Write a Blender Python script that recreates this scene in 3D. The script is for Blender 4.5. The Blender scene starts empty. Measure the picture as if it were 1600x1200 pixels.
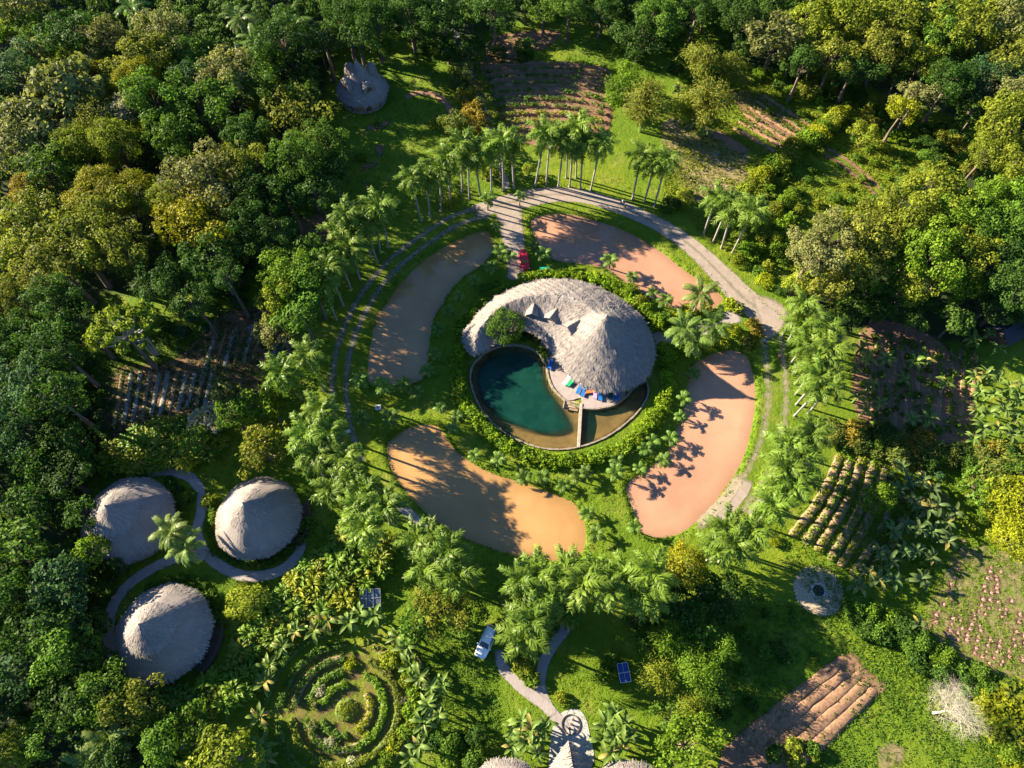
import bpy, bmesh, math, random
import numpy as np
from mathutils import Vector, Matrix, geometry
rad = math.radians
scene = bpy.context.scene
C = scene.collection
RNG = np.random.default_rng(7)
random.seed(7)

# ------------------------------------------------------------------ camera, sky, sun, exposure
H, TILT, FPX = 105.0, rad(28.0), 1111.0
cam_d = bpy.data.cameras.new('camera'); cam = bpy.data.objects.new('camera', cam_d); C.objects.link(cam)
cam.location = (0, 0, H); cam.rotation_euler = (TILT, 0, 0)
cam_d.sensor_width = 36.0; cam_d.lens = 36.0 * FPX / 1600.0; cam_d.clip_end = 6000
scene.camera = cam
SUN_EL, SHADOW_AZ = rad(22.5), rad(-20.0)
world = bpy.data.worlds.new('World'); scene.world = world; world.use_nodes = True
wn = world.node_tree; bg = wn.nodes['Background']
sky = wn.nodes.new('ShaderNodeTexSky'); sky.sky_type = 'NISHITA'; sky.sun_disc = False
sky.sun_elevation = SUN_EL
sx, sy = -math.cos(SHADOW_AZ), -math.sin(SHADOW_AZ)
sky.sun_rotation = math.atan2(sx, sy) % (2 * math.pi)
sky.altitude = 300; sky.air_density = 1.0; sky.dust_density = 0.05; sky.ozone_density = 7.0
wn.links.new(sky.outputs[0], bg.inputs[0]); bg.inputs[1].default_value = 0.054
sun_d = bpy.data.lights.new('sun', 'SUN'); sun = bpy.data.objects.new('sun', sun_d); C.objects.link(sun)
sun_d.energy = 5.0; sun_d.angle = rad(0.5); sun_d.color = (1.0, 0.86, 0.64)
sun.rotation_euler = Vector((math.cos(SUN_EL) * -sx, math.cos(SUN_EL) * -sy, -math.sin(SUN_EL))).to_track_quat('-Z', 'Y').to_euler()
vs = scene.view_settings
vs.view_transform = 'Standard'; vs.look = 'None'; vs.gamma = 1.0; vs.use_curve_mapping = False
vs.exposure = 2.32
scene.cycles.use_denoising = True
scene.cycles.max_bounces = 5; scene.cycles.diffuse_bounces = 3; scene.cycles.transparent_max_bounces = 8

# ------------------------------------------------------------------ survey: photo point -> place on the ground
ST, CT = math.sin(TILT), math.cos(TILT)
def P(u, v, z=0.0):
    dx, dy = (u - 800.0) / FPX, (600.0 - v) / FPX
    t = (H - z) / (CT - dy * ST)
    return Vector((dx * t, (ST + dy * CT) * t, z))
def ppm(u, v, z=0.0):
    return FPX * (CT - (600.0 - v) / FPX * ST) / (H - z)
def proj(x, y, z=0.0):
    d = y * ST + (H - z) * CT
    return 800 + FPX * x / d, 600 - FPX * (y * CT - (H - z) * ST) / d
def PL(pts, z=0.0):
    return np.array([P(u, v, z)[:2] for u, v in pts])
def smooth(pts, closed=False, n=6):
    p = np.asarray(pts, float); m = len(p); out = []
    for i in range(m if closed else m - 1):
        if closed: a, b, c, d = p[i - 1], p[i], p[(i + 1) % m], p[(i + 2) % m]
        else: a, b, c, d = p[max(i - 1, 0)], p[i], p[i + 1], p[min(i + 2, m - 1)]
        for k in range(n):
            t = k / n
            out.append(.5 * ((2 * b) + (c - a) * t + (2 * a - 5 * b + 4 * c - d) * t * t + (3 * b - a - 3 * c + d) * t ** 3))
    if not closed: out.append(p[-1])
    return np.array(out)
def inside(poly, q):
    q = np.asarray(q, float); x, y = q[:, 0], q[:, 1]; r = np.zeros(len(q), bool)
    a = poly; b = np.roll(poly, -1, 0)
    for (x0, y0), (x1, y1) in zip(a, b):
        c = ((y0 > y) != (y1 > y))
        if y1 != y0: r ^= c & (x < (x1 - x0) * (y - y0) / (y1 - y0) + x0)
    return r
def segdist(line, q, closed=True):
    q = np.asarray(q, float); d = np.full(len(q), 1e9)
    a = line if closed else line[:-1]; b = np.roll(line, -1, 0) if closed else line[1:]
    for p0, p1 in zip(a, b):
        e = p1 - p0; l = max(e @ e, 1e-9); t = np.clip(((q - p0) @ e) / l, 0, 1)
        d = np.minimum(d, np.hypot(*(q - p0 - t[:, None] * e).T))
    return d
def sd(poly, q):                      # positive inside
    return np.where(inside(poly, q), 1, -1) * segdist(poly, q)

ORD = ['first', 'second', 'third', 'fourth', 'fifth', 'sixth', 'seventh', 'eighth', 'ninth', 'tenth', 'eleventh', 'twelfth',
       'thirteenth', 'fourteenth', 'fifteenth', 'sixteenth', 'seventeenth', 'eighteenth', 'nineteenth']
TENS = {2: 'twent', 3: 'thirt', 4: 'fort', 5: 'fift', 6: 'sixt', 7: 'sevent', 8: 'eight', 9: 'ninet'}
def ordinal(i):                       # 0 -> first
    n = i + 1
    if n < 20: return ORD[n - 1]
    if n % 10 == 0: return TENS[n // 10] + 'ieth'
    return TENS[n // 10] + 'y-' + ORD[n % 10 - 1]

# ------------------------------------------------------------------ materials
class G:
    def __init__(s, name):
        s.m = bpy.data.materials.new(name); s.m.use_nodes = True; s.t = s.m.node_tree
        s.b = s.t.nodes['Principled BSDF']; s.o = s.t.nodes['Material Output']
    def n(s, ty, ins=None, **kw):
        nd = s.t.nodes.new('ShaderNode' + ty)
        for k, v in kw.items(): setattr(nd, k, v)
        for k, v in (ins or {}).items(): s.set(nd.inputs[k], v)
        return nd
    def set(s, sock, v):
        if isinstance(v, bpy.types.NodeSocket): s.t.links.new(v, sock)
        else: sock.default_value = v
    def noise(s, scale, vec, detail=4, rough=.55):
        return s.n('TexNoise', {'Scale': scale, 'Vector': vec, 'Detail': detail, 'Roughness': rough}).outputs['Fac']
    def math(s, op, a, b=0.0, c=0.0):
        nd = s.n('Math', operation=op); s.set(nd.inputs[0], a); s.set(nd.inputs[1], b); s.set(nd.inputs[2], c); return nd.outputs[0]
    def remap(s, v, a, b, c=0.0, d=1.0):
        return s.n('MapRange', {'Value': v, 'From Min': a, 'From Max': b, 'To Min': c, 'To Max': d}).outputs[0]
    def mix(s, f, a, b, mode='MIX'):
        nd = s.n('Mix', data_type='RGBA', blend_type=mode)
        s.set(nd.inputs[0], f)
        for i, v in ((6, a), (7, b)): s.set(nd.inputs[i], v if isinstance(v, bpy.types.NodeSocket) else (*v, 1.0))
        return nd.outputs[2]
    def attr(s, name, out='Fac'):
        return s.n('Attribute', attribute_name=name).outputs[out]
    def pos(s): return s.n('NewGeometry').outputs['Position']
    def bump(s, h, strength=.4, dist=.1):
        s.set(s.b.inputs['Normal'], s.n('Bump', {'Height': h, 'Strength': strength, 'Distance': dist}).outputs[0])
    def base(s, c, rough=.8, spec=.3):
        s.set(s.b.inputs['Base Color'], c if isinstance(c, bpy.types.NodeSocket) else (*c, 1.0))
        s.set(s.b.inputs['Roughness'], rough); s.b.inputs['Specular IOR Level'].default_value = spec
        return s.m
def grass_color(g):
    p = g.pos()
    big = g.remap(g.noise(.055, p, 3), .38, .62); mid = g.remap(g.noise(.5, p, 5), .3, .7); fine = g.remap(g.noise(5.0, p, 4, .7), .25, .75)
    c = g.mix(big, (.070, .135, .007), (.155, .190, .009))
    c = g.mix(g.math('MULTIPLY', mid, .75), c, (.048, .108, .008))
    c = g.mix(g.math('MULTIPLY', g.remap(g.noise(.22, p, 5, .6), .54, .70), .6), c, (.205, .190, .05))
    c = g.mix(g.math('MULTIPLY', fine, .55), c, (.135, .180, .008))
    h = g.math('ADD', g.noise(3.0, p, 5, .7), g.math('MULTIPLY', g.noise(.8, p, 3), 1.2))
    return c, h
def mat_ground():
    g = G('grass_ground'); c, h = grass_color(g); p = g.pos()
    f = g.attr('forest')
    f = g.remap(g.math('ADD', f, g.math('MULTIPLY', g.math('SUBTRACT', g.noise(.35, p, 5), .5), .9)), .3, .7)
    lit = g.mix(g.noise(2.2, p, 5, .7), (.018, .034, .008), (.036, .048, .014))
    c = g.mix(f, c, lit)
    f2 = g.attr('pool')
    c = g.mix(f2, c, (.10, .075, .035))
    g.bump(h, .7, .25); return g.base(c, .9, .15)
def mat_blend(name, a, b, fine=3.0, tracks=False, keep=.55, stones=0.0):
    """bare surface that thins out into the grass below at its ragged edge (attribute 'mask')"""
    g = G(name); p = g.pos()
    s = g.mix(g.remap(g.noise(.7, p, 5, .65), .3, .7), a, b)
    s = g.mix(g.math('MULTIPLY', g.remap(g.noise(fine * 3, p, 4, .75), .3, .75), .3), s, tuple(x * .55 for x in a))
    s = g.mix(g.math('MULTIPLY', g.remap(g.noise(fine * 5, p, 2, .7), .55, .75), .3), s, tuple(min(1, x * 1.45) for x in b))
    m = g.attr('mask')
    f = g.remap(g.math('ADD', m, g.math('MULTIPLY', g.math('SUBTRACT', g.noise(.9, p, 6, .7), .5), keep * 1.3)), .28, .78)
    g.bump(g.noise(fine * .5, p, 4, .6), .3, .12); g.base(s, .92, .12)
    tr = g.n('BsdfTransparent'); mx = g.n('MixShader', {0: f}); g.t.links.new(tr.outputs[0], mx.inputs[1]); g.t.links.new(g.b.outputs[0], mx.inputs[2])
    g.t.links.new(mx.outputs[0], g.o.inputs[0]); return g.m
def plain(name, col, rough=.6, spec=.3, metal=0.0, var=.15, scale=3.0, bump=.0):
    g = G(name); tc = g.n('TexCoord').outputs['Object']
    nz = g.noise(scale, tc, 4, .65)
    c = g.mix(g.remap(nz, .25, .75), tuple(x * (1 - var) for x in col), tuple(min(1, x * (1 + var)) for x in col))
    g.b.inputs['Metallic'].default_value = metal
    if bump: g.bump(g.noise(scale * 4, tc, 4, .7), bump, .05)
    return g.base(c, rough, spec)
def mat_leaf(name, rough=.6, spec=.08, trans=.34, vmin=.55, vmax=1.45):
    g = G(name)
    oc = g.n('ObjectInfo').outputs['Color']; v = g.attr('var')
    hs = g.n('HueSaturation', {'Hue': g.remap(v, 0, 1, .508, .494), 'Saturation': 1.0, 'Value': g.remap(v, 0, 1, vmin, vmax), 'Color': oc}).outputs[0]
    g.base(hs, rough, spec)
    tr = g.n('BsdfTranslucent', {'Color': g.mix(1.0, hs, (1.25, 1.35, .55), 'MULTIPLY')})
    mx = g.n('MixShader', {0: trans}); g.t.links.new(g.b.outputs[0], mx.inputs[1]); g.t.links.new(tr.outputs[0], mx.inputs[2])
    g.t.links.new(mx.outputs[0], g.o.inputs[0]); return g.m
def mat_thatch():
    g = G('thatch'); p = g.n('TexCoord').outputs['Object']; v = g.attr('var')
    c = g.mix(g.remap(g.noise(.5, p, 4), .3, .7), (.245, .215, .20), (.30, .268, .248))
    c = g.mix(g.math('MULTIPLY', g.remap(g.noise(7.0, p, 3, .8), .35, .75), .55), c, (.19, .16, .135))
    c = g.mix(g.math('MULTIPLY', g.remap(g.noise(.9, p, 6, .7), .5, .72), .5), c, (.17, .15, .14))
    c = g.mix(g.remap(v, 0, 1, .1, .8), c, g.mix(v, (.15, .128, .112), (.37, .33, .295)))
    g.bump(g.noise(9.0, p, 3, .8), .8, .12); return g.base(c, .95, .1)
def mat_water(name, a, b, rough=.12):
    g = G(name); p = g.pos()
    c = g.mix(g.remap(g.noise(.09, p, 5, .6), .35, .65), tuple(x * .86 for x in a), b)
    c = g.mix(g.math('MULTIPLY', g.remap(g.noise(.22, p, 3, .5), .45, .7), .3), c, tuple(x * 1.15 for x in b))
    c = g.mix(g.math('MULTIPLY', g.remap(g.attr('shore'), 0, 2.2, 1, 0), .6), c, (a[0] * .55, a[1] * .62, a[2] * .6))
    g.bump(g.noise(.9, p, 2, .4), .03, .04); g.b.inputs['IOR'].default_value = 1.42
    return g.base(c, min(rough, .05), .6)
def mat_pool():
    g = G('pool_water'); p = g.pos(); d = g.attr('depth')
    c = g.mix(g.remap(g.noise(.35, p, 4, .6), .35, .7), (.003, .028, .020), (.007, .043, .029))
    c = g.mix(g.math('MULTIPLY', g.remap(g.noise(.2, p, 5, .6), .60, .74), .6), c, (.03, .13, .09))
    g.base(c, .06, .3); g.b.inputs['IOR'].default_value = 1.33
    g.set(g.b.inputs['Alpha'], g.remap(d, .4, 1.8, .10, .96))
    g.bump(g.noise(2.5, p, 3, .5), .05, .04); return g.m
def mat_panel():
    g = G('solar_cells'); p = g.n('TexCoord').outputs['Object']
    br = g.n('TexBrick', {'Vector': p, 'Scale': 6.0, 'Mortar Size': .02, 'Color1': (.05, .07, .11, 1), 'Color2': (.06, .085, .13, 1), 'Mortar': (.16, .18, .21, 1)}, offset=0.0)
    return g.base(br.outputs[0], .15, .6)

M = {}
M['ground'] = mat_ground()
M['road'] = mat_blend('gravel_road', (.24, .195, .16), (.32, .262, .222), 4.0, keep=.5)
M['track'] = mat_blend('dirt_track', (.27, .225, .16), (.36, .30, .21), 3.0, keep=.9)
M['track_grey'] = mat_blend('grey_track', (.20, .17, .13), (.28, .24, .19), 4.0, keep=.8)
M['path'] = mat_blend('gravel_path', (.24, .21, .20), (.33, .29, .27), 4.0, keep=.5)
M['soil'] = mat_blend('tilled_soil', (.16, .088, .055), (.24, .14, .085), 2.0, keep=.7)
M['soil_tan'] = mat_blend('dry_soil', (.26, .185, .105), (.36, .265, .16), 2.0, keep=1.0)
M['bed'] = plain('bed_soil', (.23, .135, .08), .95, .1, 0, .45, 2.5, .8)
M['bed_straw'] = plain('bed_mulch', (.22, .155, .095), .95, .1, 0, .5, 3.0, .8)
M['bed_grey'] = plain('bed_mulch_grey', (.22, .21, .195), .95, .1, 0, .5, 3.0, .8)
M['bed_green'] = plain('grassy_bed', (.09, .13, .03), .95, .1, 0, .5, 3.0, .8)
M['leaf'] = mat_leaf('foliage')
M['frond'] = mat_leaf('palm_foliage', .42, .14, .32, .45, 1.55)
M['bark'] = plain('bark', (.13, .10, .075), .9, .1, 0, .35, 4.0, .6)
M['palebark'] = plain('pale_bark', (.24, .22, .195), .8, .2, 0, .25, 2.0, .3)
M['whitebark'] = plain('white_bark', (.38, .33, .275), .8, .2, 0, .25, 2.0, .2)
M['shaft'] = plain('crownshaft', (.12, .22, .05), .45, .4, 0, .2, 2.0)
M['thatch'] = mat_thatch()
M['wood'] = plain('dark_wood', (.09, .06, .045), .7, .2, 0, .35, 5.0, .3)
M['wall'] = plain('clay_wall', (.33, .23, .15), .9, .1, 0, .2, 2.0, .3)
M['terrace'] = plain('terrace_concrete', (.30, .25, .23), .85, .2, 0, .18, 1.2, .3)
M['stone'] = plain('stone', (.33, .275, .22), .9, .2, 0, .3, 2.5, .5)
M['coping'] = plain('weathered_coping', (.24, .20, .155), .9, .2, 0, .35, 1.5, .5)
M['bluestone'] = plain('pale_blue_stone', (.42, .46, .50), .8, .2, 0, .25, 3.0, .4)
M['disc'] = plain('sandy_gravel', (.36, .28, .19), .95, .1, 0, .3, 2.5, .5)
M['paving'] = plain('grey_paving', (.36, .34, .32), .9, .15, 0, .25, 2.0, .4)
M['mud_s'] = mat_water('muddy_water_ochre', (.36, .195, .07), (.405, .23, .09))
M['mud_e'] = mat_water('muddy_water_pink', (.39, .205, .125), (.43, .235, .145))
M['mud_n'] = mat_water('muddy_water_tan', (.36, .185, .11), (.405, .215, .135))
M['mud_w'] = mat_water('muddy_water_brown', (.34, .195, .085), (.40, .235, .105), .05)
M['pool'] = mat_pool()
M['poolfloor'] = plain('pool_bed', (.155, .10, .03), .9, .2, 0, .35, .5, .2)
M['white'] = plain('white_paint', (.78, .78, .78), .25, .5, 0, .03)
M['red'] = plain('red_paint', (.55, .015, .03), .25, .5, 0, .05)
M['glass'] = plain('dark_glass', (.012, .016, .022), .06, .6, 0, .05)
M['tyre'] = plain('tyre_rubber', (.018, .018, .018), .8, .2)
M['metal'] = plain('grey_metal', (.45, .46, .48), .35, .5, .8, .05)
M['lamp_red'] = plain('red_lens', (.45, .01, .01), .2, .5)
M['lamp_white'] = plain('clear_lens', (.7, .7, .72), .1, .5)
M['black'] = plain('black_plastic', (.02, .02, .022), .5, .3)
M['blue'] = plain('blue_cloth', (.015, .13, .42), .8, .2)
M['blue_table'] = plain('blue_tabletop', (.02, .06, .22), .35, .4)
M['green_cloth'] = plain('green_cloth', (.01, .33, .12), .8, .2)
M['teal'] = plain('teal_tarp', (.0, .30, .24), .5, .3)
M['orange_cloth'] = plain('orange_cloth', (.55, .15, .04), .8, .2)
M['purple_cloth'] = plain('lilac_cloth', (.36, .26, .50), .8, .2)
M['white_cloth'] = plain('white_cloth', (.68, .64, .60), .8, .2)
M['darkgreen_cloth'] = plain('dark_teal_cloth', (.01, .10, .10), .8, .2)
M['pink'] = plain('pink_plastic', (.75, .20, .18), .5, .4)
M['skin'] = plain('skin', (.30, .17, .10), .6, .3)
M['hair'] = plain('dark_hair', (.015, .012, .01), .7, .3)
M['jeans'] = plain('dark_trousers', (.03, .035, .06), .85, .2)
M['shirt_white'] = plain('white_shirt', (.72, .70, .66), .85, .2)
M['shirt_blue'] = plain('blue_shirt', (.05, .16, .48), .85, .2)
M['panel'] = mat_panel()
M['darkroof'] = plain('dark_blue_roof', (.014, .019, .034), .6, .3, 0, .2)
M['fruit'] = plain('orange_bunch', (.65, .20, .02), .6, .3)

# ------------------------------------------------------------------ object helpers
def mesh_np(name, V, F, mat=None, attrs=None, smooth_=False, fattr=None):
    V = np.asarray(V, np.float32).reshape(-1, 3); me = bpy.data.meshes.new(name)
    if isinstance(F, np.ndarray) and F.ndim == 2:
        k = F.shape[1]; nf = len(F); loops = F.ravel().astype(np.int32)
        me.vertices.add(len(V)); me.vertices.foreach_set('co', V.ravel())
        me.loops.add(len(loops)); me.loops.foreach_set('vertex_index', loops)
        me.polygons.add(nf); me.polygons.foreach_set('loop_start', np.arange(nf, dtype=np.int32) * k)
        try: me.polygons.foreach_set('loop_total', np.full(nf, k, np.int32))
        except Exception: pass
        me.update(calc_edges=True)
    else:
        me.from_pydata([tuple(map(float, v)) for v in V], [], [tuple(map(int, f)) for f in F]); me.update()
    for k, a in (attrs or {}).items():
        at = me.attributes.new(k, 'FLOAT', 'POINT'); at.data.foreach_set('value', np.asarray(a, np.float32))
    for k, a in (fattr or {}).items():
        at = me.attributes.new(k, 'FLOAT', 'FACE'); at.data.foreach_set('value', np.asarray(a, np.float32))
    if mat: me.materials.append(M[mat] if isinstance(mat, str) else mat)
    if smooth_: me.polygons.foreach_set('use_smooth', np.ones(len(me.polygons), bool))
    return me
def link(name, me, parent=None, loc=(0, 0, 0), rot=(0, 0, 0), scl=(1, 1, 1), color=None, kind=None):
    o = bpy.data.objects.new(name, me); C.objects.link(o)
    o.location = loc; o.rotation_euler = rot; o.scale = scl if not isinstance(scl, (int, float)) else (scl,) * 3
    if parent: o.parent = parent
    if color: o.color = (*color, 1.0)
    if kind: o['kind'] = kind
    return o
def tag(o, label, cat, group=None):
    o['label'] = label; o['category'] = cat
    if group: o['group'] = group
    return o
def thing(name, label, cat, loc=(0, 0, 0), rz=0.0, group=None, rot=None):
    return tag(link(name, None, None, loc, rot or (0, 0, rz)), label, cat, group)
class MB:
    """collects shapes for one mesh"""
    def __init__(s): s.v = []; s.f = []
    def add(s, v, f):
        k = len(s.v); s.v += [tuple(map(float, x)) for x in v]; s.f += [tuple(int(i) + k for i in q) for q in f]; return s
    def box(s, c, d, rz=0.0, taper=1.0):
        x, y, z = (q / 2 for q in d); cs, sn = math.cos(rz), math.sin(rz); v = []
        for dz, k in ((-z, 1.0), (z, taper)):
            for dx, dy in ((-x, -y), (x, -y), (x, y), (-x, y)):
                dx2, dy2 = dx * k, dy * k
                v.append((c[0] + dx2 * cs - dy2 * sn, c[1] + dx2 * sn + dy2 * cs, c[2] + dz))
        return s.add(v, [(3, 2, 1, 0), (4, 5, 6, 7), (0, 1, 5, 4), (1, 2, 6, 5), (2, 3, 7, 6), (3, 0, 4, 7)])
    def tube(s, pts, r, n=6, cap=True):
        pts = [Vector(p) for p in pts]; rr = r if isinstance(r, (list, tuple)) else [r] * len(pts); v = []; f = []
        for i, p in enumerate(pts):
            t = (pts[min(i + 1, len(pts) - 1)] - pts[max(i - 1, 0)]).normalized()
            a = t.orthogonal().normalized() if abs(t.z) < .98 else Vector((1, 0, 0)); a = (a - t * a.dot(t)).normalized(); b = t.cross(a)
            for k in range(n):
                w = 2 * math.pi * k / n; v.append(p + (a * math.cos(w) + b * math.sin(w)) * rr[i])
        for i in range(len(pts) - 1):
            for k in range(n): f.append((i * n + k, i * n + (k + 1) % n, (i + 1) * n + (k + 1) % n, (i + 1) * n + k))
        if cap: f += [tuple(range(n - 1, -1, -1)), tuple(range((len(pts) - 1) * n, len(pts) * n))]
        return s.add(v, f)
    def lathe(s, prof, n=24, c=(0, 0, 0), wob=None):
        v = []; f = []
        for i, (r, z) in enumerate(prof):
            for k in range(n):
                w = 2 * math.pi * k / n; q = r * (wob(w) if wob else 1.0); v.append((c[0] + q * math.cos(w), c[1] + q * math.sin(w), c[2] + z))
        for i in range(len(prof) - 1):
            for k in range(n): f.append((i * n + k, i * n + (k + 1) % n, (i + 1) * n + (k + 1) % n, (i + 1) * n + k))
        return s.add(v, f)
    def mesh(s, name, mat, smooth_=False): return mesh_np(name, s.v, s.f, mat, None, smooth_)
    def build(s, name, mat, parent=None, smooth_=False, **kw): return link(name, s.mesh(name, mat, smooth_), parent, **kw)

# ================================================================== LARGE STRUCTURE
POND = {
 'w': [(763,362),(740,365),(705,380),(665,405),(625,445),(595,490),(578,540),(574,585),(582,603),(610,602),(650,598),(668,580),(670,545),(677,500),(690,478),(700,460),(722,435),(745,420),(762,405),(772,385)],
 'n': [(829,345),(850,336),(890,335),(930,345),(975,360),(1020,385),(1060,415),(1095,440),(1125,460),(1128,472),(1110,484),(1080,485),(1050,480),(1010,462),(975,440),(945,420),(905,412),(870,408),(845,390),(833,365)],
 'e': [(1150,548),(1168,560),(1178,590),(1180,630),(1172,680),(1155,730),(1125,775),(1090,815),(1050,838),(1015,838),(995,825),(990,800),(977,765),(985,750),(1010,735),(1040,705),(1055,675),(1068,640),(1075,605),(1080,575),(1095,562),(1125,550)],
 's': [(670,662),(690,672),(705,695),(730,718),(770,740),(820,755),(860,770),(895,785),(912,810),(915,845),(905,870),(870,877),(820,872),(770,858),(720,838),(675,810),(640,775),(615,740),(604,705),(612,685),(640,668)]}
WZ = -0.36
POND = {k: smooth(PL(v, WZ), True, 5) for k, v in POND.items()}
PC = np.array([8.6, 59.6])                              # centre of the round pool garden
POOLPX = [(752,557),(766,547),(785,541),(808,540),(830,546),(845,557),(853,572),(857,590),(864,607),(876,620),(886,628),(900,636),(920,640),(943,638),(962,632),(978,620),(990,607),(1004,596),(1011,600),(1012,618),(1000,640),(978,662),(950,682),(920,695),(890,702),(860,703),(830,697),(800,684),(773,665),(752,640),(739,612),(735,588),(740,570)]
POOL = smooth(PL(POOLPX, -.2), True, 5)
FOREST = [[(-400,-200),(520,-200),(520,80),(500,150),(470,260),(420,330),(400,420),(330,440),(150,450),(130,600),(160,680),(120,730),(130,850),(170,1000),(180,1100),(330,1300),(-400,1300)],
 [(520,-200),(1100,-200),(1090,30),(1000,60),(900,15),(820,10),(740,50),(700,60),(620,30),(520,60)],
 [(1100,-200),(1900,-200),(1900,240),(1560,190),(1440,150),(1380,130),(1300,90),(1230,110),(1150,80)],
 [(1250,430),(1330,330),(1420,290),(1520,260),(1900,240),(1900,560),(1560,520),(1450,530),(1370,500),(1300,530)]]
FOREST = [PL(f, 2) for f in FOREST]
def axis(lo, hi, a, b, step, coarse, far):
    mid = list(np.arange(a, b, step)); l = list(np.arange(lo, a, coarse)); r = list(np.arange(b, hi + .1, coarse))
    return np.array(far[0] + l + mid + r + far[1])
gx = axis(-130, 130, -22, 48, .4, 2.5, ([-2500, -900, -400, -200], [200, 400, 900, 2500]))
gy = axis(-30, 175, 18, 96, .4, 2.5, ([-2500, -900, -300, -100], [250, 500, 1200, 2500]))
X, Y = np.meshgrid(gx, gy); Q = np.c_[X.ravel(), Y.ravel()]
Z = np.zeros(len(Q)); near = (np.abs(Q[:, 0] - 9) < 40) & (np.abs(Q[:, 1] - 58) < 42)
for k, pl in POND.items():
    d = sd(pl, Q[near]); Z[near] = np.minimum(Z[near], -np.clip((d + .6) * .6, 0, 1.3))
dp = sd(POOL, Q[near]); Z[near] = np.minimum(Z[near], -np.where(dp > 0.15, np.clip(.7 + dp * .5, 0, 3.4), 0))
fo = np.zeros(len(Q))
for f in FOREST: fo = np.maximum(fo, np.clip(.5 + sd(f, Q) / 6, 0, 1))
pl_ = np.zeros(len(Q)); pl_[near] = np.clip(dp * 2 + .5, 0, 1)
nx, ny = len(gx), len(gy); ii = np.arange(nx * ny).reshape(ny, nx)
F = np.stack([ii[:-1, :-1], ii[:-1, 1:], ii[1:, 1:], ii[1:, :-1]], -1).reshape(-1, 4)
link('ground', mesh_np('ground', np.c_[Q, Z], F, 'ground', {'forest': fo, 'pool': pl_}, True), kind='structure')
def grid_sheet(poly, step, z, grow=.8):
    lo, hi = poly.min(0) - grow - step, poly.max(0) + grow + step
    xs, ys = np.arange(lo[0], hi[0], step), np.arange(lo[1], hi[1], step)
    A, B = np.meshgrid(xs, ys); q = np.c_[A.ravel(), B.ravel()]; d = sd(poly, q)
    i = np.arange(len(q)).reshape(A.shape); f = np.stack([i[:-1, :-1], i[:-1, 1:], i[1:, 1:], i[1:, :-1]], -1).reshape(-1, 4)
    f = f[(d[f] > -grow).all(1)]; use = np.unique(f); m = np.full(len(q), -1); m[use] = np.arange(len(use))
    return q[use], m[f], d[use]
for k, nm in (('w', 'brown'), ('n', 'tan'), ('e', 'pink'), ('s', 'ochre')):
    q, f, d = grid_sheet(POND[k], .8, WZ, .9)
    link('pond_water', mesh_np('pond_water', np.c_[q, np.full(len(q), WZ)], f, 'mud_' + k, {'shore': np.maximum(d, 0)}, True), kind='structure')
# swimming pool: bed, water
DIV0, DIV1 = np.array(P(908, 630, .2)[:2]), np.array(P(904, 699, .2)[:2])
def pool_depth(q):
    d = sd(POOL, q); out = np.hypot(*(q - PC).T)
    e = (DIV1 - DIV0) / np.linalg.norm(DIV1 - DIV0); side = (q[:, 0] - DIV0[0]) * e[1] - (q[:, 1] - DIV0[1]) * e[0]
    low = np.clip((PC[1] - 7 - q[:, 1]) / 6, 0, 1)
    deep = np.clip((d - .45 - 1.9 * low) * .95, 0, 2.6)
    dd = segdist(np.array([DIV0, DIV1]), q, False); deep = deep * np.clip((dd - .5) / 4.5, 0, 1) ** .7
    deep = np.where(side < 0, np.clip(d * .09, 0, .35), deep)
    return .45 + deep
q, f, d = grid_sheet(POOL, .4, 0, .3); dep = pool_depth(q)
link('pool_floor', mesh_np('pool_floor', np.c_[q, -.2 - dep - np.where(d < 0.2, .4, 0)], f, 'poolfloor', None, True), kind='structure')
q, f, d = grid_sheet(POOL, .4, 0, .3); dep = pool_depth(q)
link('pool_water', mesh_np('pool_water', np.c_[q, np.full(len(q), -.2)], f, 'pool', {'depth': dep}, True), kind='structure')

# bare-earth sheets -------------------------------------------------
SZ = [.006]
def nz():
    SZ[0] += .004; return SZ[0]
ROADS = []
def ribbon(name, pts, w, mat, prof=None, jit=.12, kind='structure', keepout=True):
    pts = smooth(PL(pts), False, 8); z = nz(); n = len(pts)
    tan = np.gradient(pts, axis=0); tan /= np.linalg.norm(tan, axis=1)[:, None]; nor = np.c_[-tan[:, 1], tan[:, 0]]
    prof = prof or [(-.5, 0), (-.38, .75), (-.2, 1), (0, 1), (.2, 1), (.38, .75), (.5, 0)]
    w = np.broadcast_to(w, (n,)) if np.isscalar(w) else np.interp(np.linspace(0, 1, n), np.linspace(0, 1, len(w)), w)
    V, mk = [], []
    end = np.minimum(np.arange(n), np.arange(n)[::-1]); fade = np.clip(end / 4, 0, 1)
    for i in range(n):
        for s, m in prof:
            s2 = s + RNG.normal() * jit * .15; p = pts[i] + nor[i] * s2 * w[i] * 1.2; V.append((*p, z)); mk.append(m * fade[i])
    k = len(prof); F = [(i * k + j + 1, i * k + j, (i + 1) * k + j, (i + 1) * k + j + 1) for i in range(n - 1) for j in range(k - 1)]
    if keepout: ROADS.append((pts, float(np.mean(w)) * .5))
    me = mesh_np(name, V, np.array(F), mat, {'mask': mk}, True)
    if me.polygons[0].normal.z < 0: me.flip_normals()
    return link(name, me, kind=kind)
PATCHES = []
def patch(name, pts, mat, z0=0.0, soft=1.0, step=.7, strength=1.0):
    poly = smooth(PL(pts), True, 4); z = nz(); q, f, d = grid_sheet(poly, step, z, .6)
    PATCHES.append(poly)
    return link(name, mesh_np(name, np.c_[q, np.full(len(q), z)], f, mat, {'mask': np.clip((d + .3) / soft, 0, 1) * strength}, True), kind='structure')
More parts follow.
